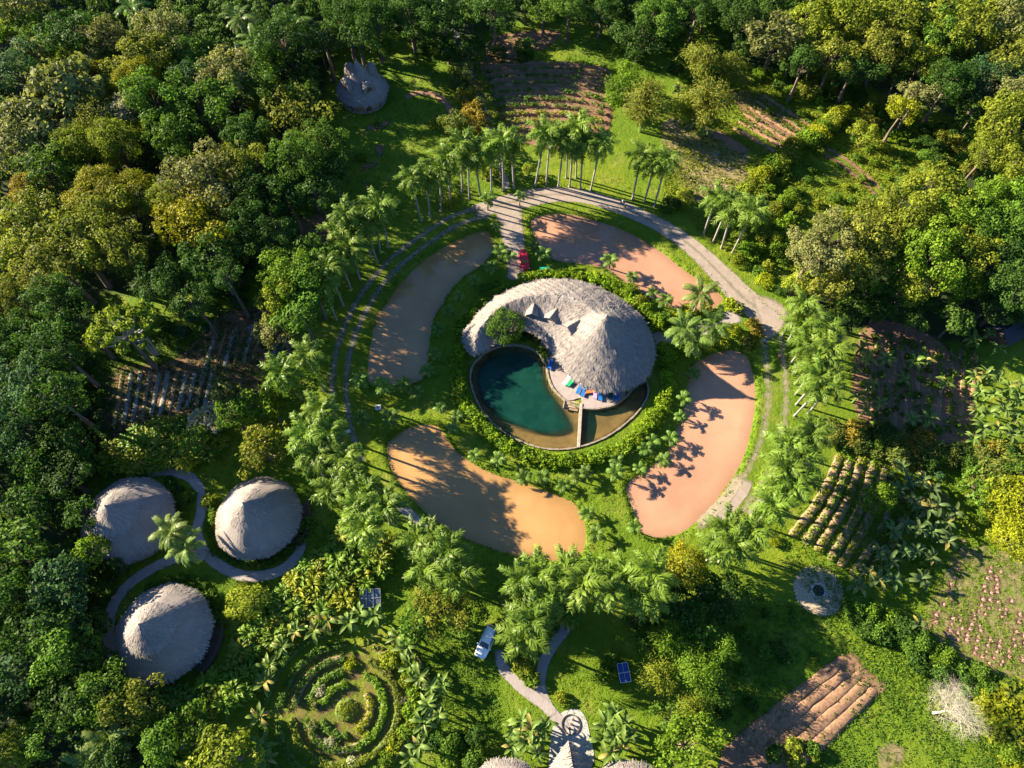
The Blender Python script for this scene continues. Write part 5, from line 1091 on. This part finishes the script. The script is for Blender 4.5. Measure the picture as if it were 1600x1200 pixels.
for k_, pl in enumerate(POND.values()): bank_grass(pl, 40 + k_)
weeds('weeds', [(1030,180),(1200,120),(1420,180),(1560,260),(1420,300),(1350,340),(1180,420),(1040,330)], 12000, .36, .24, 'yg', 'rough weeds over the north-east slope', 5, 12)
weeds('weeds', [(1190,820),(1480,700),(1640,820),(1640,1120),(1400,1060),(1330,1000),(1240,900)], 6000, .28, .18, 'br', 'rough grass between the south-east plots', 5, 13)
weeds('weeds', [(1100,900),(1260,950),(1560,1090),(1640,1230),(1180,1230),(1110,1080)], 5000, .28, .15, 'gr', 'rough grass around the tilled plot', 5, 14)
weeds('weeds', [(520,70),(720,70),(740,330),(560,330),(440,420),(430,300)], 4500, .26, .14, 'gr', 'rough grass of the shaded clearing', 5, 15)
weeds('weeds', [(120,560),(450,460),(470,620),(340,660),(200,700),(120,740)], 5000, .34, .25, 'dk', 'dark weeds among the striped plot', 5, 16)
weeds('weeds', [(620,960),(700,950),(780,1030),(780,1230),(660,1230),(680,1110)], 2000, .26, .16, 'gr', 'low growth between the banks of the round herb garden', 5, 17)
weeds('lawn_tufts', [(560,840),(800,880),(1050,960),(1050,1230),(700,1230),(600,960)], 4000, .2, .09, 'br', 'short tufts of lawn grass at the bottom of the view', 4, 18, spread=.16)
weeds('weeds', [(730,0),(1160,20),(1150,140),(960,110),(870,100),(740,100)], 4000, .3, .18, 'gr', 'rough grass above the north crop plot', 5, 19)
weeds('weeds', [(120,740),(500,640),(620,800),(500,900),(340,1080),(150,1080)], 4500, .24, .14, 'gr', 'low green ground cover around the round huts', 5, 20)

# ================================================================== SMALL OBJECTS
# bare white tree
p = P(1478, 1112, 3.2); bt = thing('bare_tree', 'leafless white-twigged tree glowing in the sun at lower right', 'tree', (p.x, p.y, 0))
tw, big = MB(), MB(); gr = random.Random(5)
def branch(a, d, L, r_, depth):
    b = a + d * L; mid = a.lerp(b, .5) + Vector((gr.uniform(-1, 1), gr.uniform(-1, 1), gr.uniform(-.5, .5))) * L * .08
    (big if depth < 2 else tw).tube([a, mid, b], [r_, r_ * .8, r_ * .6], 4 if depth < 2 else 3, False)
    if depth >= 6: return
    for k in range((4 if depth < 3 else 3) if depth else 8):
        w = Vector((gr.gauss(0, 1), gr.gauss(0, 1), gr.gauss(.25, .6))).normalized(); nd = (d * .75 + w * .95 + Vector((0, 0, -.12))).normalized()
        branch(a.lerp(b, gr.uniform(.55, 1.0)), nd, L * gr.uniform(.68, .86), r_ * .54, depth + 1)
branch(Vector((0, 0, 1.3)), Vector((.1, .05, 1)).normalized(), 2.3, .11, 0)
MB().tube([(0, 0, -.1), (.05, .05, .8), (0, 0, 1.5)], [.22, .17, .14], 7).build('trunk', 'whitebark', bt)
big.build('branches', 'whitebark', bt); tw.build('twigs', 'whitebark', bt)

# stone circle with fire ring
p = P(1279, 923); sc_ = thing('stone_circle', 'round sandy disc edged with stones and a ring of pale blue stones in the middle', 'fire pit', (p.x, p.y, 0))
MB().lathe([(.01, .05), (3.45, .05), (3.5, -.1)][::-1], 48).build('disc', 'disc', sc_)
rockm = []
for k in range(4):
    bm = bmesh.new(); bmesh.ops.create_icosphere(bm, subdivisions=1, radius=.5)
    for v_ in bm.verts: v_.co *= 1 + random.uniform(-.2, .2); v_.co.z *= .6
    me = bpy.data.meshes.new('stone'); bm.to_mesh(me); bm.free(); me.materials.append(M['stone']); rockm.append(me)
    m2 = me.copy(); m2.materials.clear(); m2.materials.append(M['bluestone']); rockm.append(m2)
for k in range(42):
    a = 2 * math.pi * k / 42; link('edging_stone', rockm[(k % 4) * 2], sc_, (3.55 * math.cos(a), 3.5 * math.sin(a), .03), (0, 0, a + 1.57 + random.uniform(-.3, .3)), (random.uniform(.3, .5), random.uniform(.18, .28), .25))
for k in range(18):
    a = 2 * math.pi * k / 18; r_ = .95 + random.uniform(-.08, .25); link('blue_stone', rockm[(k % 4) * 2 + 1], sc_, (r_ * math.cos(a), r_ * math.sin(a), .08), (random.uniform(-.3, .3), 0, random.uniform(0, 6)), (random.uniform(.3, .5), random.uniform(.2, .34), .3))
MB().lathe([(.01, .075), (.75, .075), (.8, .06)][::-1], 18).build('ash', 'black', sc_)
# paved court with ring and three stools
pv = [(880,1112),(902,1108),(915,1122),(922,1150),(928,1190),(905,1215),(862,1215),(858,1185),(862,1145),(868,1125)]
v, f = extrude_poly(smooth(PL(pv), True, 3), -.2, .05); link('paved_court', mesh_np('paved_court', v, f, 'paving'), kind='structure')
p = P(892, 1132, .05); rg = thing('ring_seat', 'dark ring on the grey paving with three small stools inside', 'ornament', (p.x, p.y, .05))
MB().lathe([(1.16, 0), (1.16, .14), (1.27, .14), (1.27, 0)][::-1], 32).build('ring', 'wood', rg)
for k, (x, y) in enumerate(((.3, .55), (.05, 0), (-.2, -.5))): MB().lathe([(.14, 0), (.1, .25), (.2, .42), (.01, .45)][::-1], 12, (x, y, 0)).build('stool', 'wood', rg)
# solar panel
p = P(578, 935, 1.2); sp = thing('solar_panel', 'tilted grey-blue solar panel beside the banana row', 'solar panel', (p.x, p.y, 0), rad(4))
MB().add([(-1.45, -1.1, .75), (1.45, -1.1, .75), (1.45, 1.15, 1.6), (-1.45, 1.15, 1.6)], [(0, 1, 2, 3)]).build('panel', 'panel', sp)
fm = MB()
for a, b in (((-1.5, -1.15, .74), (1.5, -1.15, .74)), ((1.5, -1.15, .74), (1.5, 1.2, 1.62)), ((1.5, 1.2, 1.62), (-1.5, 1.2, 1.62)), ((-1.5, 1.2, 1.62), (-1.5, -1.15, .74)), ((-.5, -1.15, .78), (-.5, 1.2, 1.66)), ((.5, -1.15, .78), (.5, 1.2, 1.66)), ((-1.5, 0, 1.2), (1.5, 0, 1.2))): fm.tube([a, b], .05, 5)
fm.build('frame', 'metal', sp)
for x, y, z in ((-1.3, -1, .75), (1.3, -1, .75), (-1.3, 1, 1.5), (1.3, 1, 1.5)): MB().tube([(x, y, -.05), (x, y, z)], .05, 6).build('leg', 'metal', sp)
# table-tennis table
p = P(975, 1051, .76); tt = thing('tennis_table', 'blue table-tennis table with white lines on the shaded lawn', 'table', (p.x, p.y, 0), rad(8))
MB().box((0, 0, .75), (1.525, 2.5, .04)).build('tabletop', 'blue_table', tt)
ln = MB()
for c_, d_ in (((-.735, 0, .774), (.05, 2.5, .004)), ((.735, 0, .774), (.05, 2.5, .004)), ((0, -1.225, .776), (1.52, .05, .004)), ((0, 1.225, .776), (1.52, .05, .004)), ((0, 0, .778), (.025, 2.4, .004))): ln.box(c_, d_)
ln.build('lines', 'white', tt)
MB().box((0, 0, .86), (1.8, .05, .15)).build('net', 'white_cloth', tt)
for x in (-.6, .6):
    for y in (-1, 1): MB().tube([(x, y, 0), (x, y, .74)], .035, 6).build('leg', 'metal', tt)
# pale square slab on the lawn, white bench, teal box, pink bucket
p = P(591, 637); sl = thing('stone_slab', 'pale square slab lying on the sunlit grass left of the ponds', 'slab', (p.x, p.y, 0), .1)
MB().box((0, 0, .08), (.95, .9, .22), 0, .96).build('slab', 'white_cloth', sl); MB().box((0, 0, .21), (.5, .5, .05), 0, .9).build('lid', 'terrace', sl)
p = P(541, 677); be = thing('white_bench', 'small pale bench at the end of the west double track', 'bench', (p.x, p.y, 0), .35)
for k in range(3): MB().box((0, -.2 + .2 * k, .45), (1.5, .15, .05)).build('slat', 'white_cloth', be)
for x in (-.6, .6): MB().box((x, 0, .21), (.08, .5, .42)).build('leg', 'wood', be)
p = P(851, 421, .4); tb = thing('teal_box', 'bright teal covered box on the grass right of the red car', 'box', (p.x, p.y, 0), rad(4))
MB().box((0, 0, .28), (1.75, .7, .56), 0, .95).build('body', 'teal', tb); MB().box((0, 0, .59), (1.85, .8, .06), 0, .97).build('lid', 'teal', tb)
p = P(1218, 556, .3); pb = thing('pink_bucket', 'small round pink bucket on the shaded grass of the east track', 'bucket', (p.x, p.y, 0))
MB().lathe([(.01, .02), (.2, .02), (.27, .42), (.24, .42), (.2, .3), (.01, .3)], 14).build('pail', 'pink', pb, True)
MB().tube([(-.26, 0, .42), (-.15, 0, .6), (.15, 0, .6), (.26, 0, .42)], .012, 5).build('handle', 'metal', pb)
# loungers on the terrace
LG = [(860, 570, 1.25, 'blue', 'blue lounger in the shade by the inner eave'), (885, 595, .95, 'white_cloth', 'white lounger at the left end of the terrace row'), (892, 597, .85, 'green_cloth', 'green lounger second from left in the terrace row'), (905, 608, 1.15, 'blue', 'blue lounger left of the orange one, first of the blue pair'), (912, 612, 1.15, 'blue', 'brighter blue lounger just left of the orange one'), (922, 611, .15, 'orange_cloth', 'orange towel-covered lounger under the eave'),
      (930, 615, 1.5, 'purple_cloth', 'lilac lounger in the middle of the terrace row'), (938, 618, 1.55, 'blue', 'blue lounger right of the lilac one'), (953, 615, 1.6, 'darkgreen_cloth', 'dark teal lounger near the right end of the terrace'), (963, 617, 1.6, 'blue', 'blue lounger at the right end of the terrace')]
for u, v, a, m_, l_ in LG:
    p = P(u, v, .5); o = thing('sun_lounger', l_, 'lounger', (p.x, p.y, .14), a, 'loungers on the pool terrace')
    MB().box((-.2, 0, .3), (1.3, .62, .07)).build('seat', m_, o)
    MB().add([(.45, -.31, .27), (.45, .31, .27), (1.0, .31, .72), (1.0, -.31, .72), (.45, -.31, .33), (.45, .31, .33), (.96, .31, .78), (.96, -.31, .78)], [(3, 2, 1, 0), (4, 5, 6, 7), (0, 1, 5, 4), (1, 2, 6, 5), (2, 3, 7, 6), (3, 0, 4, 7)]).build('backrest', m_, o)
    MB().box((.82, 0, .72), (.22, .42, .09)).build('pillow', 'white_cloth', o)
    for x in (-.75, .4):
        for y in (-.27, .27): MB().tube([(x, y, 0), (x, y, .28)], .03, 5).build('leg', 'metal', o)
# cars
def car(name, label, u, v, heading, L, W, Ht, paint, boxy):
    p = P(u, v, .8); t = thing(name, label, 'car', (p.x, p.y, 0), heading); h = L / 2
    bmh = .95 if boxy else .90
    st_ = [(-h, .80, .45, .72), (-h * .96, .92, .28, bmh), (-h * .6, 1.0, .22, bmh + .03), (0, 1.0, .22, bmh + .02), (h * .45, .99, .22, bmh), (h * .82, .93, .25, bmh - .14), (h * .97, .80, .32, bmh - .28), (h, .66, .40, .55)]
    V = []
    for x, w, z0, z1 in st_:
        w = w * W / 2; V += [(x, -w * .92, z0), (x, -w, z0 + (z1 - z0) * .45), (x, -w * .95, z1 - .06), (x, -w * .8, z1), (x, w * .8, z1), (x, w * .95, z1 - .06), (x, w, z0 + (z1 - z0) * .45), (x, w * .92, z0)]
    F = [(i * 8 + j, i * 8 + (j + 1) % 8, (i + 1) * 8 + (j + 1) % 8, (i + 1) * 8 + j) for i in range(len(st_) - 1) for j in range(8)] + [tuple(range(7, -1, -1)), tuple(range((len(st_) - 1) * 8, len(st_) * 8))]
    me = mesh_np('body', V, F, paint, None, True); b_ = link('body', me, t)
    rx0, rx1 = (-h * .93, h * .12) if boxy else (-h * .78, h * .10); bx0, bx1 = (-h * .97, h * .36) if boxy else (-h * .965, h * .42); w1, w0 = W * .37, W * .44
    lo_, hi_ = bmh - .01, Ht
    c8 = [(bx0, -w0, lo_), (bx1, -w0, lo_), (bx1, w0, lo_), (bx0, w0, lo_), (rx0, -w1, hi_ - .05), (rx1, -w1, hi_ - .05), (rx1, w1, hi_ - .05), (rx0, w1, hi_ - .05)]
    wn_ = lambda nm, q, inset=.0: link(nm, mesh_np(nm, q, [(0, 1, 2, 3)], 'glass'), t)
    link('cabin', mesh_np('cabin', c8, [(0, 1, 5, 4), (1, 2, 6, 5), (2, 3, 7, 6), (3, 0, 4, 7)], paint), t)
    lerp = lambda a, b, k: tuple(a[i] + (b[i] - a[i]) * k for i in range(3))
    def pane(nm, a, b, c, d, out):
        q = [lerp(lerp(a, b, .07), lerp(d, c, .07), .08), lerp(lerp(a, b, .93), lerp(d, c, .93), .08), lerp(lerp(a, b, .93), lerp(d, c, .93), .93), lerp(lerp(a, b, .07), lerp(d, c, .07), .93)]
        link(nm, mesh_np(nm, [tuple(w_[i] + out[i] for i in range(3)) for w_ in q], [(0, 1, 2, 3)], 'glass'), t)
    pane('windscreen', c8[1], c8[2], c8[6], c8[5], (.012, 0, .012)); pane('rear_window', c8[3], c8[0], c8[4], c8[7], (-.012, 0, .006))
    pane('side_window', c8[0], c8[1], c8[5], c8[4], (0, -.012, .003)); pane('side_window', c8[2], c8[3], c8[7], c8[6], (0, .012, .003))
    rm = MB().add([(rx0 - .06, -w1 - .02, hi_ - .05), (rx1 + .06, -w1 - .02, hi_ - .05), (rx1 + .06, w1 + .02, hi_ - .05), (rx0 - .06, w1 + .02, hi_ - .05), (rx0 + .12, -w1 + .12, hi_), (rx1 - .15, -w1 + .12, hi_), (rx1 - .15, w1 - .12, hi_), (rx0 + .12, w1 - .12, hi_)], [(4, 5, 6, 7), (0, 1, 5, 4), (1, 2, 6, 5), (2, 3, 7, 6), (3, 0, 4, 7)]).build('roof', paint, t, True)
    if not boxy:
        for s_ in (-1, 1): MB().tube([(rx0 + .2, s_ * (w1 - .05), hi_ + .02), (rx1 - .1, s_ * (w1 - .05), hi_ + .02)], .02, 5).build('roof_rail', 'black', rm)
    for x in (-h * .62, h * .62):
        for s_ in (-1, 1):
            wh = MB().tube([(x, s_ * (W / 2 - .2), .33), (x, s_ * (W / 2 + .01), .33)], .33, 16).build('wheel', 'tyre', t); MB().tube([(x, s_ * (W / 2 - .05), .33), (x, s_ * (W / 2 + .02), .33)], .2, 10).build('rim', 'metal', wh)
    for s_ in (-1, 1):
        MB().box((h * .93, s_ * W * .34, .62), (.12, .32, .14)).build('headlight', 'lamp_white', t); MB().box((-h * .965, s_ * W * .40, .82), (.10, .22, .22)).build('tail_light', 'lamp_red', t)
        MB().box((h * .34, s_ * (W / 2 + .06), bmh + .08), (.14, .2, .13)).build('mirror', paint, t)
    return t
car('parked_car', 'white car parked on the lawn below the olive tree', 760, 1002, rad(-115), 4.6, 1.85, 1.55, 'white', False)
car('parked_car', 'red boxy car parked on the entry drive above the pavilion', 819, 407, rad(-80), 3.9, 1.7, 1.65, 'red', True)

# people and motorcycle
def person(name, label, loc, rz, J, shirt, trousers='jeans', hat=None):
    """one skinned body; J: joints in metres"""
    jn = ['pelvis', 'waist', 'chest', 'neck', 'head', 'crown']; vs_ = [J[k] for k in jn]; rd = [.15, .135, .16, .06, .10, .075]; ed = [(0, 1), (1, 2), (2, 3), (3, 4), (4, 5)]
    def chain(start, pts, rr):
        a = start
        for p_, r_ in zip(pts, rr): vs_.append(p_); rd.append(r_); ed.append((a, len(vs_) - 1)); a = len(vs_) - 1
        return a
    for s_ in 'LR':
        e_ = chain(2, [J['sh' + s_], J['el' + s_], J['wr' + s_], J['ha' + s_]], [.07, .045, .032, .036]); hnd, wr = Vector(J['ha' + s_]), Vector(J['wr' + s_]); d = (hnd - wr).normalized(); sd_ = d.cross(Vector((.2, .3, 1))).normalized()
        for k, l_ in enumerate((.065, .08, .085, .075)): b_ = hnd + sd_ * (k - 1.5) * .022; chain(e_, [tuple(b_ + d * l_ * .5), tuple(b_ + d * l_ + Vector((0, 0, -.02)))], [.010, .008])
        chain(e_, [tuple(hnd + sd_ * .05 - d * .01), tuple(hnd + sd_ * .065 + d * .03)], [.011, .009])
        chain(0, [J['hi' + s_], J['kn' + s_], J['an' + s_], J['to' + s_]], [.10, .07, .045, .04])
    me = bpy.data.meshes.new('body'); me.from_pydata([tuple(v_) for v_ in vs_], ed, []); o = bpy.data.objects.new(name, me); C.objects.link(o)
    md = o.modifiers.new('skin', 'SKIN'); sk = me.skin_vertices[0].data
    for i, r_ in enumerate(rd): sk[i].radius = (r_, r_)
    sk[0].use_root = True; ms = o.modifiers.new('sub', 'SUBSURF'); ms.levels = 1; ms.render_levels = 1
    dg = bpy.context.evaluated_depsgraph_get(); m2 = bpy.data.meshes.new_from_object(o.evaluated_get(dg)); o.modifiers.clear(); o.data = m2
    for k in ('skin', 'hair', shirt, trousers): m2.materials.append(M[k])
    pe, ch, hd, nk = (Vector(J[k]) for k in ('pelvis', 'chest', 'head', 'neck'))
    arms = [(Vector(J['sh' + s_]), Vector(J['el' + s_])) for s_ in 'LR']
    for pg in m2.polygons:
        c_ = pg.center; dh = (c_ - hd).length; up = (hd - nk).normalized()
        legs = min((c_ - Vector(J[k + s_])).length for k in ('kn', 'an', 'hi') for s_ in 'LR'); tor = min((c_ - ch).length, (c_ - Vector(J['waist'])).length, *[(c_ - a.lerp(b, k)).length for a, b in arms for k in (0, .5, .8)])
        hand = min((c_ - Vector(J['ha' + s_])).length for s_ in 'LR')
        i = 0
        if hand < .16: i = 0
        elif dh < .17 or (c_ - nk).dot(up) > .02: i = 1 if (c_ - hd).dot(up) > .015 else 0
        elif tor < legs: i = 2
        else: i = 3
        pg.material_index = i; pg.use_smooth = True
    o.location = loc; o.rotation_euler = (0, 0, rz); tag(o, label, 'person')
    hd_ = Vector(J['head'])
    if hat: MB().lathe([(.02, .16), (.1, .15), (.12, .07), (.24, .05)], 14, hd_).build('hat', hat, o)
    for s_ in (-1, 1): MB().lathe([(.001, -.012), (.012, 0), (.001, .012)], 6, hd_ + Vector((.098, s_ * .034, .015))).build('eye', 'hair', o)
    MB().tube([hd_ + Vector((.09, 0, .01)), hd_ + Vector((.122, 0, -.02)), hd_ + Vector((.095, 0, -.03))], [.01, .016, .012], 5).build('nose', 'skin', o)
    return o
STAND = {'pelvis': (0, 0, .95), 'waist': (0, 0, 1.12), 'chest': (0, 0, 1.35), 'neck': (0, 0, 1.52), 'head': (.02, 0, 1.64), 'crown': (.01, 0, 1.74),
 'shL': (0, .19, 1.44), 'elL': (-.06, .25, 1.16), 'wrL': (.06, .25, .93), 'haL': (.09, .25, .85), 'shR': (0, -.19, 1.44), 'elR': (-.02, -.25, 1.16), 'wrR': (.14, -.24, .97), 'haR': (.19, -.23, .90),
 'hiL': (0, .1, .88), 'knL': (.12, .1, .48), 'anL': (.02, .1, .08), 'toL': (.2, .11, .04), 'hiR': (0, -.1, .88), 'knR': (.02, -.1, .48), 'anR': (-.14, -.1, .1), 'toR': (.05, -.11, .04)}
p = P(1193, 538); person('person', 'person in a blue shirt walking on the shaded grass by the east track', (p.x, p.y, .03), rad(-110), STAND, 'shirt_blue')
BEND = dict(STAND); BEND.update({'waist': (.08, 0, 1.08), 'chest': (.3, 0, 1.2), 'neck': (.44, 0, 1.27), 'head': (.54, 0, 1.30), 'crown': (.63, 0, 1.32), 'shL': (.33, .19, 1.24), 'elL': (.42, .22, .98), 'wrL': (.55, .16, .78), 'haL': (.6, .14, .71), 'shR': (.33, -.19, 1.24), 'elR': (.4, -.23, .97), 'wrR': (.52, -.18, .76), 'haR': (.57, -.16, .69)})
p = P(395, 517); person('person', 'person in a blue shirt bending over the dark soil of the west plot', (p.x, p.y, .05), rad(200), BEND, 'shirt_blue')
p = P(973, 321); mo = thing('motorcycle', 'dark motorcycle ridden along the gravel road above the tan pond', 'motorcycle', (p.x, p.y, .03), rad(-60))
for x in (-.62, .62):
    wv = MB()
    for k in range(18):
        a, b_ = 2 * math.pi * k / 18, 2 * math.pi * (k + 1) / 18; wv.tube([(x + .27 * math.cos(a), 0, .31 + .27 * math.sin(a)), (x + .27 * math.cos(b_), 0, .31 + .27 * math.sin(b_))], .045, 5, False)
    w_ = wv.build('wheel', 'tyre', mo); MB().tube([(x, -.05, .31), (x, .05, .31)], .12, 10).build('hub', 'metal', w_)
MB().tube([(-.62, 0, .33), (-.1, 0, .45), (.25, 0, .75), (.45, 0, .85)], [.04, .12, .07, .04], 7).build('frame', 'black', mo)
MB().tube([(.62, 0, .31), (.42, 0, .98)], .035, 6).build('fork', 'metal', mo)
MB().tube([(-.02, 0, .78), (.15, 0, .82), (.36, 0, .8)], [.09, .14, .09], 9).build('tank', 'black', mo, True)
MB().box((-.32, 0, .76), (.62, .25, .1), 0, .85).build('seat', 'black', mo)
MB().tube([(.3, -.34, 1.02), (.42, -.1, 1.0), (.42, .1, 1.0), (.3, .34, 1.02)], .018, 5).build('handlebar', 'metal', mo)
MB().lathe([(.01, -.05), (.09, -.04), (.09, .05), (.01, .06)], 10, (.52, 0, .88)).build('headlamp', 'lamp_white', mo)
RIDE = {'pelvis': (-.25, 0, .92), 'waist': (-.22, 0, 1.06), 'chest': (-.12, 0, 1.28), 'neck': (-.06, 0, 1.44), 'head': (-.02, 0, 1.56), 'crown': (-.03, 0, 1.66),
 'shL': (-.1, .19, 1.36), 'elL': (.05, .28, 1.14), 'wrL': (.25, .30, 1.06), 'haL': (.31, .31, 1.05), 'shR': (-.1, -.19, 1.36), 'elR': (.05, -.28, 1.14), 'wrR': (.25, -.30, 1.06), 'haR': (.31, -.31, 1.05),
 'hiL': (-.2, .13, .86), 'knL': (.2, .2, .72), 'anL': (.02, .2, .34), 'toL': (.18, .2, .30), 'hiR': (-.2, -.13, .86), 'knR': (.2, -.2, .72), 'anR': (.02, -.2, .34), 'toR': (.18, -.2, .30)}
person('person', 'person in a white shirt riding the dark motorcycle on the gravel road', (p.x, p.y, .03), rad(-60), RIDE, 'shirt_white')
